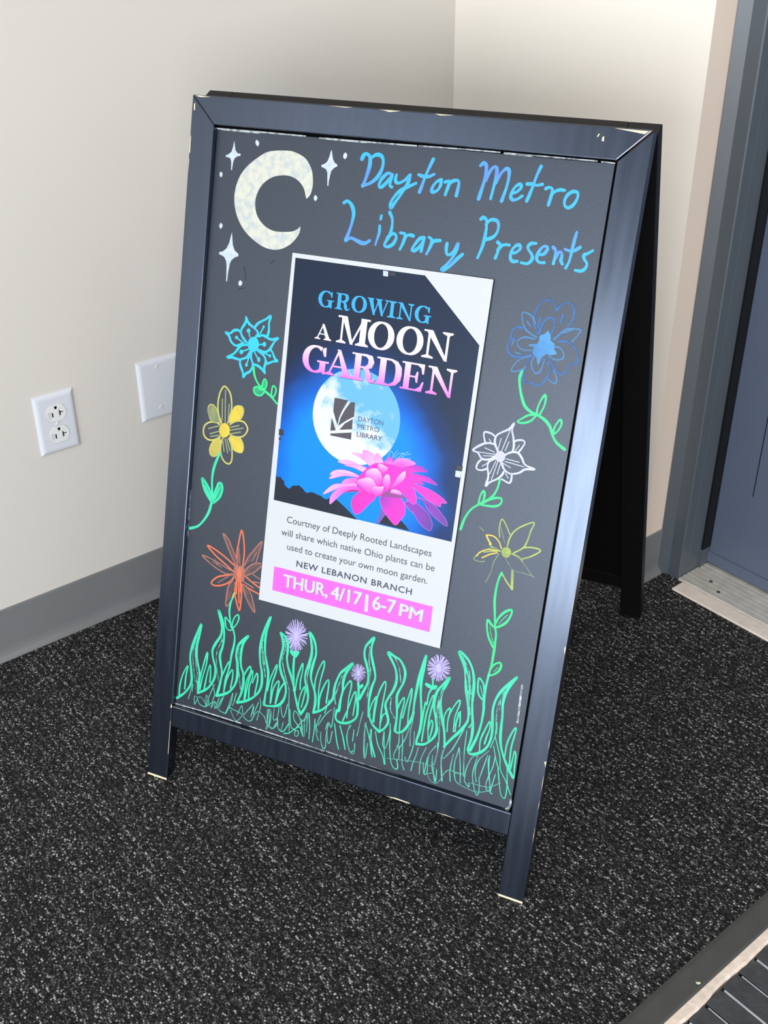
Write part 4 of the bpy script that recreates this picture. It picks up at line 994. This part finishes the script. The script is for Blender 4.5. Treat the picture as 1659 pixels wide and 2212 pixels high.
PO = {
 'frame': {'bl': [0.1626,0.32627],'ang': -0.00615,'tx': 0.01075},
 'sheet': [0,0,27997,212,28032,48862,0,48669],
 'photo': [838,15016,27500,15074,27440,40709,19044,48186,508,48095],
 'moon': [11828,28737,6394],
 'trees': [838,15016,816,18542,1207,18277,1565,18505,1732,18156,2081,18075,2272,17502,2552,17273,2884,17151,3205,17123,3414,17512,3770,17721,4090,17692,4380,17906,4777,17741,5270,17464,5558,17144,5940,17092,6433,17330,6956,17308,7490,17175,8016,17098,8457,16870,8876,16808,9454,17122,9820,17484,10485,17061,11579,16449,12902,15607,13785,15011],
 'hill': [16551,15171,17102,16322,17528,16958,18176,16861,19360,16525,20149,16282,20846,15780,21492,15183],
 'stem': [17032,17330,16924,16222,16548,15195,17021,15204,17621,16257,17929,16807,17465,17425],
 'petals': [['p1','p2',[16087,18685,15385,17692,14725,16824,14283,16242,13508,15706,12918,16245,12630,16972,12731,17722,13217,18491,13920,19062,15171,19328]],['p1','v1',[16769,18831,16970,17797,17528,16958,18254,16278,19372,15506,20019,16312,20516,17260,20434,18314,19881,19144,19233,19301,18002,19096]],['v1','v2',[20293,18877,21027,18087,21848,17556,22732,16564,24200,15803,24567,16504,24357,17285,23750,18096,22664,18801,21486,19254]],['v1','v2',[22007,19956,22925,19566,23397,18844,24242,18087,25576,17323,26539,16975,26518,17535,25797,18314,24553,19332,23132,19846]],['p1','p2',[20790,21580,21639,20819,22844,20136,24013,19684,25286,19316,25330,19853,26152,20031,25080,20733,23666,21249,22157,21515]],['p1','p1',[18990,21085,20182,19683,20883,19123,21663,18879,21911,19582,21627,20464,21110,21060,20050,21542]],['p1','l1',[9560,16279,9405,17005,9647,17728,10459,18631,11443,19141,12697,19525,14171,19115,12630,19029,11645,18579,10712,17652]],['l1','l2',[8297,17379,8908,18364,9866,19173,11137,19500,13015,20073,13579,19711,11189,19087,9839,18317]],['p1','l1',[10953,19401,11318,20140,12310,20527,13584,20671,15144,20518,14611,19689,12904,19930]],['l1','l2',[9072,19735,9215,20188,10061,20785,11574,21215,12740,21214,13960,20749,12926,20774,11005,20557]],['l2','l2',[9046,20274,9392,20889,10389,21309,11813,21384,13148,21059,11603,20981,10444,20863]],['l1','l2',[9940,22299,10611,22673,11629,22840,12954,22570,14264,22360,14822,21999,13279,22041,11457,22149]],['l2','l1',[10952,22023,12200,22418,13485,22440,14559,22064,13840,21679,12385,21978]],['l1','l2',[11831,23797,12257,24000,13274,24082,14069,23861,14935,23088,13631,23300,12821,23613]],['l2','l1',[13419,24441,13965,24666,15032,24288,15632,23582,15877,22687,15010,22512,13895,23235]],['l2','l1',[15380,24533,15895,24458,16494,23755,16616,22837,15892,22572,15261,23508]],['l1','p1',[16631,22723,16647,23550,17290,24383,17732,24354,17916,23454,17658,22578]],['p1','l1',[17703,23176,18295,24349,19248,24656,20371,24589,21153,24282,20128,23667,18724,23031]],['p1','v1',[18071,22310,19194,23244,20586,23935,21670,24096,22567,23814,22915,23514,21423,23231,19908,22570]],['p1','v1',[19350,22102,20856,22882,22204,22926,23321,22807,24581,22083,23046,22168,21567,22210]],['p1','p1',[18044,20650,18896,21773,20318,22303,21806,22260,22615,21751,21271,21680,19629,20983]],['p1','p1',[13840,21679,15430,23188,17916,23454,19845,23025,20831,22174,21022,20806,19665,19809,17955,19443,16258,18841,14171,19115,13015,20073]],['l1','p1',[14335,20827,14215,21755,14777,22346,15769,22547,16462,22097,16754,20854,16198,20262,15299,20311]],['l1','p1',[13000,20190,13945,20865,14936,21130,15626,20737,16135,19771,15232,18861,14141,19349]],['p1','l1',[15141,19561,15702,20157,16584,20224,17062,20443,16939,19465,16266,18783,15591,19058]],['l2','p1',[16816,21341,17222,22076,17751,21890,17952,20867,17631,19969,16939,20417]],['p1','l1',[17984,20163,18455,21328,19166,22534,19845,23025,19866,21974,19005,20970]],['l2','p1',[15892,22572,15924,23287,16693,23207,17367,22872,16846,22058,16323,22187]],['p1','p1',[17586,19364,18229,20215,19359,20217,19794,19777,18706,19485]]],
 'core': [16954,19349,17877,20021,18320,20471,18046,19701,19681,19694,20956,19494,19485,19296,18002,19096,16885,18916],
 'wisps': [[17915,24391,18065,25121,18390,25476],[18158,24439,18445,25079,19404,25327],[18522,24512,19065,25086,19862,25591],[18991,24722,19668,25205,20261,25380],[19127,24632,19738,24696,20340,24816],[17777,24480,17853,24846,17548,25253],[17045,24335,17335,24977,17395,25456],[16294,24303,16464,24922]],
 'puff': [14392,24809,14904,25262,15659,25292,16294,24303,15249,24566],
 'logo': [[8438,30788,10468,30793,10094,30004,9724,29154,9439,28315,9315,27205,8888,28016,8438,29020],[11469,30678,11600,28808,10510,28059,9433,27128,9651,28353,10123,29422,10875,30631],[11431,28444,11499,27061,9647,26634,10347,27634],[8331,28112,9143,26479,8337,26268],[8382,25898,11490,26625,11528,25644,8413,25645]],
 'tape': [['tapel',[13276,48056,13991,48039,14038,47390,13365,47394]],['taped',[14036,48008,15052,47994,15065,47597,14119,47546]],['taped',[26744,25215,27566,25257,27569,24621,26803,24571]],['tapel',[26700,24515,27508,24538,27430,23706,26728,23703]],['taped',[597,25074,1095,25106,1300,24901,1371,24264,624,24204]],['taped',[678,23928,1045,23917,1035,23589,695,23564]]],
 'bar': [1947,5498,26212,5717,26242,2075,2011,1941],
 'text': [['Courtney of Deeply Rooted Landscapes','thin','ink',[3222,12255,25000,12432,3332,13174]],['will share which native Ohio plants can be','thin','ink',[2540,10299,25711,10552,2650,11218]],['used to create your own moon garden.','thin','ink',[3698,8403,24952,8597,3808,9322]],['NEW LEBANON BRANCH','semi','ink2',[5404,6321,22980,6551,5399,7185]],['THUR,','bold','paper',[3695,2931,10670,3148,3555,4702]],['4/17','bold','paper',[11232,3050,15884,3183,11373,4881]],['6-7','bold','paper',[17630,3176,20990,3291,17717,5072]],['PM','bold','paper',[21584,3278,24891,3177,21491,4977]],['DAYTON','thin','ink',[12243,28300,15861,28366,12202,28958]],['METRO','thin','ink',[12261,27322,15425,27369,12225,27944]],['LIBRARY','semi','ink',[12268,26260,15989,26304,12253,26887]]],
 'vbar': [16365,4981,16826,4980,16984,2544,16471,2513],
 'glyph': [['G','t1',[4502,6833,42200,44494]],['R','t1',[7048,9209,42364,44418]],['O','t1',[9372,11578,42308,44488]],['W','t1',[11571,14773,42303,44437]],['I','t1',[14557,15726,42427,44467]],['N','t1',[15862,18134,42430,44475]],['G','t1',[18320,20600,42322,44615]],['A','t2',[4558,7040,38047,40195]],['M','t2',[7735,12389,38014,41586]],['O','t2',[12221,15938,38023,41781]],['O','t2',[16284,19989,38011,41809]],['N','t2',[19942,23905,38119,41698]],['G','t3',[3071,7044,33400,37190]],['A','t3',[6562,10670,33527,37259]],['R','t3',[10310,14029,33508,37135]],['D','t3',[13926,17614,33590,37186]],['E','t3',[17515,20739,33697,37204]],['N','t3',[21131,25038,33712,37228]]],
}
# ------------------------------------------------------------------ paintings on the board
PK = .93
def paint(name, col, noise=.0, nscale=60, rough=.42, col2=None, lo=.42, hi=.62):
    col = tuple(v*PK for v in col); col2 = col2 and tuple(v*PK for v in col2)
    m = mat('paint_'+name, col, rough, .6, noise=noise, nscale=nscale, tint=(.74, .84, 1.0), ior=1.5)
    if col2:
        nt = m.node_tree; b = nt.nodes['Principled BSDF']; tc = nt.nodes.new('ShaderNodeTexCoord'); n = nt.nodes.new('ShaderNodeTexNoise'); n.inputs['Scale'].default_value = nscale; n.inputs['Detail'].default_value = 4
        r = nt.nodes.new('ShaderNodeMapRange'); r.inputs['From Min'].default_value = lo; r.inputs['From Max'].default_value = hi
        mx = nt.nodes.new('ShaderNodeMix'); mx.data_type = 'RGBA'; mx.inputs['A'].default_value = (*lin(col), 1); mx.inputs['B'].default_value = (*lin(col2), 1)
        nt.links.new(tc.outputs['Object'], n.inputs['Vector']); nt.links.new(n.outputs['Fac'], r.inputs['Value']); nt.links.new(r.outputs[0], mx.inputs['Factor']); nt.links.new(mx.outputs['Result'], b.inputs['Base Color'])
    return m
PM = dict(moon=paint('moon', (212, 212, 194), nscale=110, col2=(186, 195, 194)), star=paint('star', (202, 212, 214), nscale=120, col2=(180, 200, 214)),
 ltr=paint('letters', (48, 176, 232), nscale=22, col2=(84, 140, 222), lo=.48, hi=.66), cyan=paint('cyan', (24, 200, 222), nscale=40, col2=(50, 186, 220)),
 grn=paint('green', (54, 218, 170), nscale=40, col2=(48, 206, 156)), grn2=paint('leaf_green', (44, 218, 132), nscale=40, col2=(40, 206, 122)), grnd=paint('deep_green', (18, 170, 104), nscale=70, col2=(22, 140, 96)), grnp=paint('pale_green', (112, 204, 178), nscale=160, col2=(72, 108, 110), lo=.4, hi=.6), grns=paint('scribble_green', (78, 200, 164), nscale=50, col2=(84, 150, 140)), grnf=paint('faint_green', (88, 160, 146)),
 yel=paint('yellow', (222, 196, 44), nscale=90, col2=(206, 184, 60)), yeld=paint('thin_yellow', (138, 146, 90), nscale=60, col2=(112, 124, 98)), yelm=paint('mid_yellow', (190, 176, 70), nscale=70, col2=(160, 154, 80)), yels=paint('yellow_line', (200, 194, 88), nscale=50, col2=(176, 176, 92)), yelf=paint('faint_yellow', (146, 152, 104)),
 org=paint('orange', (236, 108, 60), nscale=60, col2=(222, 112, 78)), orgd=paint('thin_orange', (104, 74, 68), nscale=90, col2=(76, 64, 66)), orgm=paint('mid_orange', (168, 108, 90), nscale=60, col2=(150, 98, 84)),
 blu=paint('blue', (66, 146, 206), nscale=50, col2=(54, 122, 182)), blum=paint('mid_blue', (58, 120, 172), nscale=50, col2=(62, 108, 152)), bluf=paint('faint_blue', (30, 96, 164), nscale=60, col2=(26, 74, 128)),
 wht=paint('white', (206, 208, 226), nscale=60, col2=(190, 194, 216)), wht2=paint('white_centre', (196, 194, 222)),
 lim=paint('lime', (168, 188, 74), nscale=60, col2=(140, 160, 80)), limm=paint('mid_lime', (160, 178, 78)), limf=paint('faint_lime', (124, 148, 108), nscale=60, col2=(92, 114, 96)), lime=paint('lime_centre', (172, 190, 70), nscale=90, col2=(140, 160, 64)),
 pur=paint('purple', (172, 160, 214)), pur2=paint('pale_purple', (190, 180, 226)), pur3=paint('deep_purple', (146, 130, 200), nscale=90, col2=(170, 158, 216)),
 wear=paint('chalky_edge', (198, 206, 204), nscale=140, col2=(120, 128, 132), lo=.45, hi=.6), wear2=paint('faint_edge', (150, 158, 164), nscale=120, col2=(60, 64, 72), lo=.4, hi=.55), smg=paint('smear', (16, 20, 28)))
DZ = 0
for (name, label, items) in DRAW:
    keys = []; bm = bmesh.new()
    for (kind, key, w, pt) in items:
        if key not in keys: keys.append(key)
        mi = keys.index(key); P = pairs(pt, 1e-4); DZ += 1
        z = -.008+(.0001 if kind == 'f' else .0001)+(DZ % 90)*4e-6
        if name == 'moon_drawing': add_fill(bm, [(p.x, p.y) for p in smooth_path(P, True, 2)], z, mi); continue
        if kind == 'f': add_fill(bm, P, z, mi)
        else:
            Q = smooth_path(P, kind == 'c'); ww = w*1e-4*(1.25 if key in ('grns', 'grnf', 'limf', 'lim', 'grnp') else 1)
            if kind == 's' and len(Q) > 4 and key in ('grn', 'grn2', 'ltr', 'cyan', 'wht', 'bluf', 'blum'):
                ph = random.random()*6; W2 = [ww*(1+.16*math.sin(ph+i*.35)) for i in range(len(Q))]
            else: W2 = ww
            add_stroke(bm, Q, W2, z, mi, closed=kind == 'c')
    o = flat_bm(name, bm, panel, [PM[k] for k in keys])
    if label: o['label'] = label
# ------------------------------------------------------------------ poster
PF = PO['frame']; ca, sa = math.cos(PF['ang']), math.sin(PF['ang'])
PMX = Matrix.Translation((PF['bl'][0], PF['bl'][1], -.008+.0008)) @ Matrix.Rotation(PF['ang'], 4, 'Z') @ Matrix.Rotation(-PF['tx'], 4, 'Y')
poster = thing('event_poster', 'white poster with a moon and pink flower, taped to the chalkboard', 'poster', M=BASE @ LF @ PMX)
def pprint(name, col, rough=.35, **k): return mat('print_'+name, col, rough, .5, **k)
M_PAPER = mat('white_paper', (191, 195, 199), .55, .4)
def haze(m): b = m.node_tree.nodes['Principled BSDF']; b.inputs['Specular IOR Level'].default_value = .38; b.inputs['IOR'].default_value = 1.48; b.inputs['Specular Tint'].default_value = (.56, .72, 1.0, 1); return m
def gradient(name, stops, rough=.35):
    m = mat('print_'+name, stops[0][1], rough, .5); nt = m.node_tree; b = nt.nodes['Principled BSDF']; tc = nt.nodes.new('ShaderNodeTexCoord'); s = nt.nodes.new('ShaderNodeSeparateXYZ')
    r = nt.nodes.new('ShaderNodeValToRGB'); nt.links.new(tc.outputs['Generated'], s.inputs[0]); nt.links.new(s.outputs['Y'], r.inputs[0]); nt.links.new(r.outputs[0], b.inputs['Base Color'])
    r.color_ramp.elements[0].position = stops[0][0]; r.color_ramp.elements[0].color = (*lin(stops[0][1]), 1)
    r.color_ramp.elements[1].position = stops[1][0]; r.color_ramp.elements[1].color = (*lin(stops[1][1]), 1)
    return m
sheet = pairs(PO['sheet'], 1e-5)
prism('sheet', [(p.x, p.y) for p in sheet], -.0003, 0, poster, M_PAPER)
# the printed night picture: a glow round the moon on a dark sky
MC = (PO['moon'][0]*1e-5, PO['moon'][1]*1e-5); MR = PO['moon'][2]*1e-5
def sky_print():
    m = mat('print_night_sky', (30, 34, 46), .3, .5); nt = m.node_tree; b = nt.nodes['Principled BSDF']; N = nt.nodes.new; L = nt.links.new
    tc = N('ShaderNodeTexCoord'); mp = N('ShaderNodeMapping'); mp.inputs['Location'].default_value = (-MC[0]/1.15, -(MC[1]-.067)/1.25, 0); mp.inputs['Scale'].default_value = (1/1.15, 1/1.25, 1)
    L(tc.outputs['Object'], mp.inputs['Vector']); ln = N('ShaderNodeVectorMath'); ln.operation = 'LENGTH'; L(mp.outputs[0], ln.inputs[0])
    ns = N('ShaderNodeTexNoise'); ns.inputs['Scale'].default_value = 14; L(tc.outputs['Object'], ns.inputs['Vector'])
    ad = N('ShaderNodeMath'); ad.operation = 'MULTIPLY_ADD'; ad.inputs[1].default_value = .035; L(ns.outputs['Fac'], ad.inputs[0]); L(ln.outputs['Value'], ad.inputs[2])
    sx = N('ShaderNodeSeparateXYZ'); L(tc.outputs['Object'], sx.inputs[0])
    lw = N('ShaderNodeMapRange'); lw.inputs['From Min'].default_value = .30; lw.inputs['From Max'].default_value = .13; lw.inputs['To Min'].default_value = 0; lw.inputs['To Max'].default_value = .018; L(sx.outputs['Y'], lw.inputs['Value'])
    sb = N('ShaderNodeMath'); sb.operation = 'SUBTRACT'; L(ad.outputs[0], sb.inputs[0]); L(lw.outputs[0], sb.inputs[1])
    r = N('ShaderNodeValToRGB'); L(sb.outputs[0], r.inputs[0]); c = r.color_ramp
    c.elements[0].position = .085; c.elements[0].color = (*lin((0, 124, 220)), 1); c.elements[1].position = .158; c.elements[1].color = (*lin((20, 26, 42)), 1)
    e1 = c.elements.new(.112); e1.color = (*lin((0, 84, 178)), 1); e2 = c.elements.new(.134); e2.color = (*lin((12, 40, 92)), 1)
    L(r.outputs[0], b.inputs['Base Color']); return m
def moon_print():
    m = mat('print_moon', (236, 244, 248), .35, .5); nt = m.node_tree; b = nt.nodes['Principled BSDF']; N = nt.nodes.new; L = nt.links.new
    tc = N('ShaderNodeTexCoord'); ns = N('ShaderNodeTexNoise'); ns.inputs['Scale'].default_value = 34; ns.inputs['Detail'].default_value = 5; L(tc.outputs['Object'], ns.inputs['Vector'])
    s = N('ShaderNodeSeparateXYZ'); L(tc.outputs['Generated'], s.inputs[0])
    d = N('ShaderNodeMath'); d.operation = 'MULTIPLY_ADD'; d.inputs[1].default_value = .45; L(s.outputs['Y'], d.inputs[0]); L(ns.outputs['Fac'], d.inputs[2])
    d2 = N('ShaderNodeMath'); d2.operation = 'MULTIPLY_ADD'; d2.inputs[1].default_value = .34; L(s.outputs['X'], d2.inputs[0]); L(d.outputs[0], d2.inputs[2])
    r = N('ShaderNodeValToRGB'); L(d2.outputs[0], r.inputs[0]); c = r.color_ramp
    c.elements[0].position = .82; c.elements[0].color = (*lin((200, 209, 216)), 1); c.elements[1].position = 1.50; c.elements[1].color = (*lin((84, 160, 214)), 1)
    L(r.outputs[0], b.inputs['Base Color']); return m
Z = .00005
def fill_obj(name, polys, z, m, parent=poster):
    bm = bmesh.new()
    for P in polys: add_fill(bm, P, z, 0)
    return flat_bm(name, bm, parent, (m,))
picture = fill_obj('night_picture', [pairs(PO['photo'], 1e-5)], Z, haze(sky_print()))
fill_obj('printed_moon', [[(MC[0]+MR*math.cos(k*math.pi/36), MC[1]+MR*math.sin(k*math.pi/36)) for k in range(72)]], 2*Z, moon_print(), picture)
M_TREE = haze(pprint('silhouette', (30, 31, 36), noise=.1, nscale=60))
fill_obj('printed_treeline', [pairs(PO['trees'], 1e-5), pairs(PO['hill'], 1e-5)], 3*Z, M_TREE, picture)
# pink flower with its petals
pc = dict(p1=(226, 10, 176), p2=(186, 8, 160), l1=(228, 128, 202), l2=(214, 166, 214), v1=(130, 24, 170), v2=(74, 26, 138))
bm = bmesh.new(); cl = bm.loops.layers.float_color.new('ink')
zz_ = 4*Z
for i_, (a, b, t) in enumerate(PO['petals']):
    P = smooth_path(pairs(t, 1e-5), True, 3); zz_ += 3e-6
    c = sum(P, Vector((0, 0)))/len(P); A_, B_ = lin(pc[a]), lin(pc[b]); core_ = Vector((MC[0]+.075, MC[1]-.115))
    ylo, yhi = min(p.y for p in P), max(p.y for p in P)
    if i_ >= 22: A_, B_ = lin((226, 20, 176)), lin((246, 196, 230))
    ds = [(p-core_).length for p in P]; lo, hi = min(ds), max(ds)+1e-9; cv = bm.verts.new((c.x, c.y, zz_)); vs = [bm.verts.new((p.x, p.y, zz_)) for p in P]
    for i in range(len(P)):
        j = (i+1) % len(P); f = bm.faces.new((cv, vs[i], vs[j]))
        for lp in f.loops:
            if i_ >= 22: tt = (lp.vert.co.y-ylo)/(yhi-ylo); tt = .85*tt*tt if lp.vert is not cv else .3
            elif lp.vert is cv: tt = .35
            else: tt = ((lp.vert.co.xy-core_).length-lo)/(hi-lo)
            lp[cl] = (*[A_[q]*(1-tt)+B_[q]*tt for q in range(3)], 1)
zo = zz_+1.5e-6
for i, (a, b, t) in enumerate(PO['petals']):
    P = smooth_path(pairs(t, 1e-5), True, 3); n0_ = len(bm.faces); add_stroke(bm, P, .0003 if i < 21 else .0005, 4*Z+(i+1.5)*3e-6, 0, closed=True); bm.faces.ensure_lookup_table()
    kk = lin((236, 120, 222) if i < 7 else (168, 10, 140) if i > 20 else (190, 40, 170) if i > 16 else (206, 70, 190))
    for f in bm.faces[n0_:]:
        for lp in f.loops: lp[cl] = (*kk, 1)
M_PETAL = mat('print_petals', (240, 60, 210), .35, .5); at = M_PETAL.node_tree.nodes.new('ShaderNodeVertexColor'); at.layer_name = 'ink'
M_PETAL.node_tree.links.new(at.outputs[0], M_PETAL.node_tree.nodes['Principled BSDF'].inputs['Base Color'])
fill_obj('printed_stem', [pairs(PO['stem'], 1e-5)], 3.6*Z, pprint('stem', (96, 72, 160)), picture)
fill_obj('printed_puff', [pairs(PO['puff'], 1e-5)], 3.5*Z, pprint('puff', (246, 246, 226)), picture)
flower = flat_bm('printed_flower', bm, picture, (M_PETAL,))
fill_obj('flower_shadow', [pairs(PO['core'], 1e-5)], zz_+2e-6, pprint('core', (128, 50, 128)), picture)
bm = bmesh.new()
for t in PO['wisps']: add_stroke(bm, smooth_path(pairs(t, 1e-5)), .0005, zz_+3e-6, 0)
flat_bm('printed_wisps', bm, picture, (pprint('wisps', (150, 196, 240)),))
fill_obj('library_logo', [pairs(t, 1e-5) for t in PO['logo']], 3.2*Z, pprint('logo', (60, 56, 66)), picture)
fill_obj('date_bar', [pairs(PO['bar'], 1e-5)], Z, pprint('pink', (218, 92, 214)))
# ---- plain lettering
INK = dict(ink=pprint('ink', (62, 60, 76)), ink2=pprint('ink_navy', (48, 45, 72)), paper=M_PAPER, shade=pprint('bar_shade', (150, 80, 150)))
_caps = {}
def text_verts(s, off, space=1.0):
    cu_ = bpy.data.curves.new('tmp', 'FONT'); cu_.body = s; cu_.size = 1; cu_.offset = off; cu_.space_character = space; cu_.resolution_u = 4
    o = bpy.data.objects.new('tmp', cu_); COL.objects.link(o); dg = bpy.context.evaluated_depsgraph_get(); me = bpy.data.meshes.new_from_object(o.evaluated_get(dg))
    bpy.data.objects.remove(o, do_unlink=True); bpy.data.curves.remove(cu_); return me
def put_text(s, style, key, t, parent, z, dx=0, dy=0, name='lettering'):
    off = dict(thin=0.0, semi=.012, bold=.0)[style]; me = text_verts(s, off, 1.12 if style == 'semi' and len(s) > 9 else 1.0)
    if style not in _caps: h = text_verts('H', off); _caps[style] = max(v.co.y for v in h.vertices); bpy.data.meshes.remove(h)
    xs = [v.co.x for v in me.vertices]; x0, x1 = min(xs), max(xs)
    A, B, T = pairs(t, 1e-5); d = B-A; ln = d.length; ch = (T-A).length; d.normalize(); nrm = Vector((-d.y, d.x)); k = ln/(x1-x0); q = ch/_caps[style]
    for v in me.vertices:
        p = A+d*((v.co.x-x0)*k)+nrm*(v.co.y*q); v.co = (p.x+dx, p.y+dy, z)
    if style == 'bold':          # heavier weight: the outline laid down again a hair to each side
        bm = bmesh.new(); n_ = 0
        for k_, (ox, oy) in enumerate(((-.0008, 0), (.0008, 0), (0, .0004), (0, -.0004), (-.0006, .0003), (.0006, -.0003))):
            bm.from_mesh(me); bm.verts.ensure_lookup_table()
            for v in bm.verts[n_:]: v.co.x += ox; v.co.y += oy; v.co.z += k_*4e-6
            n_ = len(bm.verts)
        bm.to_mesh(me); bm.free()
    me.name = name; return link(name, me, parent, (INK[key],))
for (s, style, key, t) in PO['text']:
    if key == 'paper': put_text(s, style, 'shade', t, poster, 2.2*Z, .0006, -.0005, 'lettering_shadow')
    put_text(s, style, key, t, poster if key != 'ink' or len(s) > 9 else picture, 3.6*Z)
fill_obj('lettering_bar', [pairs(PO['vbar'], 1e-5)], 3*Z, M_PAPER)
# ---- serif title, each letter drawn from stems, hairlines and serifs in a unit box
def R_(x0, x1, y0, y1): return ('f', [(x0, y0), (x1, y0), (x1, y1), (x0, y1)])
def PL(*p): return ('f', list(p))
def SK(ws, *p): return ('s', list(p), ws)
def arc(a0, a1, n, cx=.5, cy=.5, rx=.4, ry=.475): return [(cx+rx*math.cos(a0+(a1-a0)*k/n), cy+ry*math.sin(a0+(a1-a0)*k/n)) for k in range(n+1)]
pi = math.pi
def oring(thick, a0, a1, n, cx, rx, ry=.475, thin=.065):
    P = arc(a0, a1, n, cx, .5, rx, ry); ws = [thin+(thick-thin)*abs(math.cos(a0+(a1-a0)*k/n))**1.4 for k in range(n+1)]; return SK(ws, *P)
S6 = .062
def foot(x0, x1, y, s0, s1, up=1):       # a bracketed serif from x0..x1 under a stem s0..s1
    yt = y+S6*up; yb = y+(S6+.06)*up
    return [PL((x0, y), (x1, y), (x1, yt), (x0, yt)), PL((x0+.02, yt), (s0, yb), (s1, yb), (x1-.02, yt))]
GL = {}
GL['I'] = [R_(.30, .70, 0, 1)]+foot(0, 1, 0, .30, .70)+foot(0, 1, 1, .30, .70, -1)
GL['O'] = [oring(.235, 0, 2*pi, 56, .5, .385, .475)]
GL['G'] = [oring(.23, .30*pi, 1.72*pi, 40, .49, .375, .475), PL((.80, .98), (.86, .98), (.875, .64), (.80, .64), (.72, .86)), R_(.66, .88, 0.03, .42), PL((.56, .47), (1.0, .47), (1.0, .40), (.56, .40)), PL((.88, .25), (.88, -.02), (.80, -.02), (.70, .14))]
GL['R'] = [R_(.13, .37, 0, 1)]+foot(0, .50, 0, .13, .37)+[R_(0, .4, .94, 1), SK([.062, .09, .2, .235, .2, .09, .062], (.34, .969), (.56, .965), (.72, .90), (.765, .74), (.72, .59), (.56, .51), (.34, .505)), SK([.10, .16, .22, .20, .13, .08, .05], (.50, .50), (.64, .42), (.69, .27), (.715, .14), (.78, .035), (.90, .04), (.975, .15))]
GL['A'] = [SK([.075, .075], (.14, .02), (.46, .97)), PL((.38, 1.0), (.50, 1.0), (.93, 0), (.68, 0)), R_(.27, .68, .32, .385)]+foot(0, .34, 0, .10, .19)+foot(.54, 1.0, 0, .69, .92)
GL['N'] = [R_(.155, .235, 0, 1), PL((.05, 1), (.30, 1), (.90, -.02), (.79, -.02), (.10, .94)), R_(.80, .88, 0, 1), R_(0, .25, .94, 1)]+foot(0, .40, 0, .155, .235)+foot(.64, 1, 1, .80, .88, -1)
GL['M'] = [R_(.12, .18, 0, 1), PL((.06, 1), (.28, 1), (.53, 0), (.44, 0), (.14, .92)), SK([.06, .06], (.475, .02), (.79, .95)), R_(.715, .90, 0, 1), R_(0, .2, .93, 1), R_(.75, 1, .93, 1)]+foot(0, .30, 0, .12, .18)+foot(.60, 1.0, 0, .715, .90)
GL['W'] = [PL((.05, .96), (.25, .96), (.40, 0), (.31, 0)), PL((.36, .02), (.32, .02), (.48, .95), (.54, .95)), PL((.42, .96), (.61, .96), (.76, 0), (.67, 0)), PL((.72, .02), (.68, .02), (.86, .95), (.92, .95)), R_(0, .29, .94, 1), R_(.37, .67, .94, 1), R_(.78, 1, .94, 1)]
GL['D'] = [R_(.13, .37, 0, 1), R_(0, .4, .94, 1), R_(0, .4, 0, .06), SK([.062, .07, .15, .24, .25, .24, .15, .07, .062], (.34, .969), (.56, .965), (.75, .88), (.855, .70), (.875, .5), (.855, .30), (.75, .12), (.56, .035), (.34, .031))]
GL['E'] = [R_(.13, .38, 0, 1), R_(0, .96, .94, 1), R_(0, .93, 0, .06), PL((.66, .95), (.97, 1), (.97, .64), (.89, .64), (.84, .84)), PL((.64, .05), (.93, 0), (1.0, .36), (.93, .36), (.84, .17)), R_(.36, .66, .475, .535), PL((.60, .50), (.66, .70), (.73, .70), (.73, .30), (.66, .30)), ]
TM = dict(t1=pprint('title_cyan', (24, 150, 204)), t2=gradient('title_white', ((.0, (216, 196, 218)), (.6, (226, 224, 228)))), t3=gradient('title_pink', ((.05, (222, 106, 210)), (1.0, (232, 200, 222)))), sh=pprint('title_shade', (34, 36, 70)))
for (ch, key, (a, b, y0, y1)) in PO['glyph']:
    a, b, y0, y1 = a*1e-5, b*1e-5, y0*1e-5, y1*1e-5
    if ch in 'OG': pass
    bs = dict(t1=(.42345, .44445), t2=(.3809, .4163), t3=(.3365, .3718))[key]; y0, y1 = bs
    if key == 't2' and ch == 'A': y0, y1 = .3809, .4015
    for (nm, m, z, dx, dy) in ((('title_shadow', TM['sh'], 5.4*Z, .0006, -.0006),) if key == 't3' else ())+(('title_letter', TM[key], 7*Z, 0, 0),):
        bm = bmesh.new(); fx = lambda p: Vector((a+p[0]*(b-a)+dx, y0+p[1]*(y1-y0)+dy)); k = 0
        for it in GL[ch]:
            k += 1
            if it[0] == 'f': add_fill(bm, [fx(p) for p in it[1]], z+k*3e-6, 0)
            else: 
                ws = [w*(b-a)*(1.0 if ch in 'OGRD' else .9) for w in it[2]]
                if len(it[1]) > 2 and ch in 'OG':
                    # hairline measured vertically
                    pass
                add_stroke(bm, [fx(p) for p in it[1]], ws, z+k*3e-6, 0, ends='flat')
        flat_bm(nm, bm, picture, (m,))
# ---- tape
TP = dict(tapel=mat('matt_tape', (176, 190, 206), .3, .5), taped=mat('dark_tape_print', (26, 28, 38), .4, .5, noise=.5, nscale=300))
for (k, t) in PO['tape']: fill_obj('tape', [pairs(t, 1e-5)], 9*Z, TP[k])
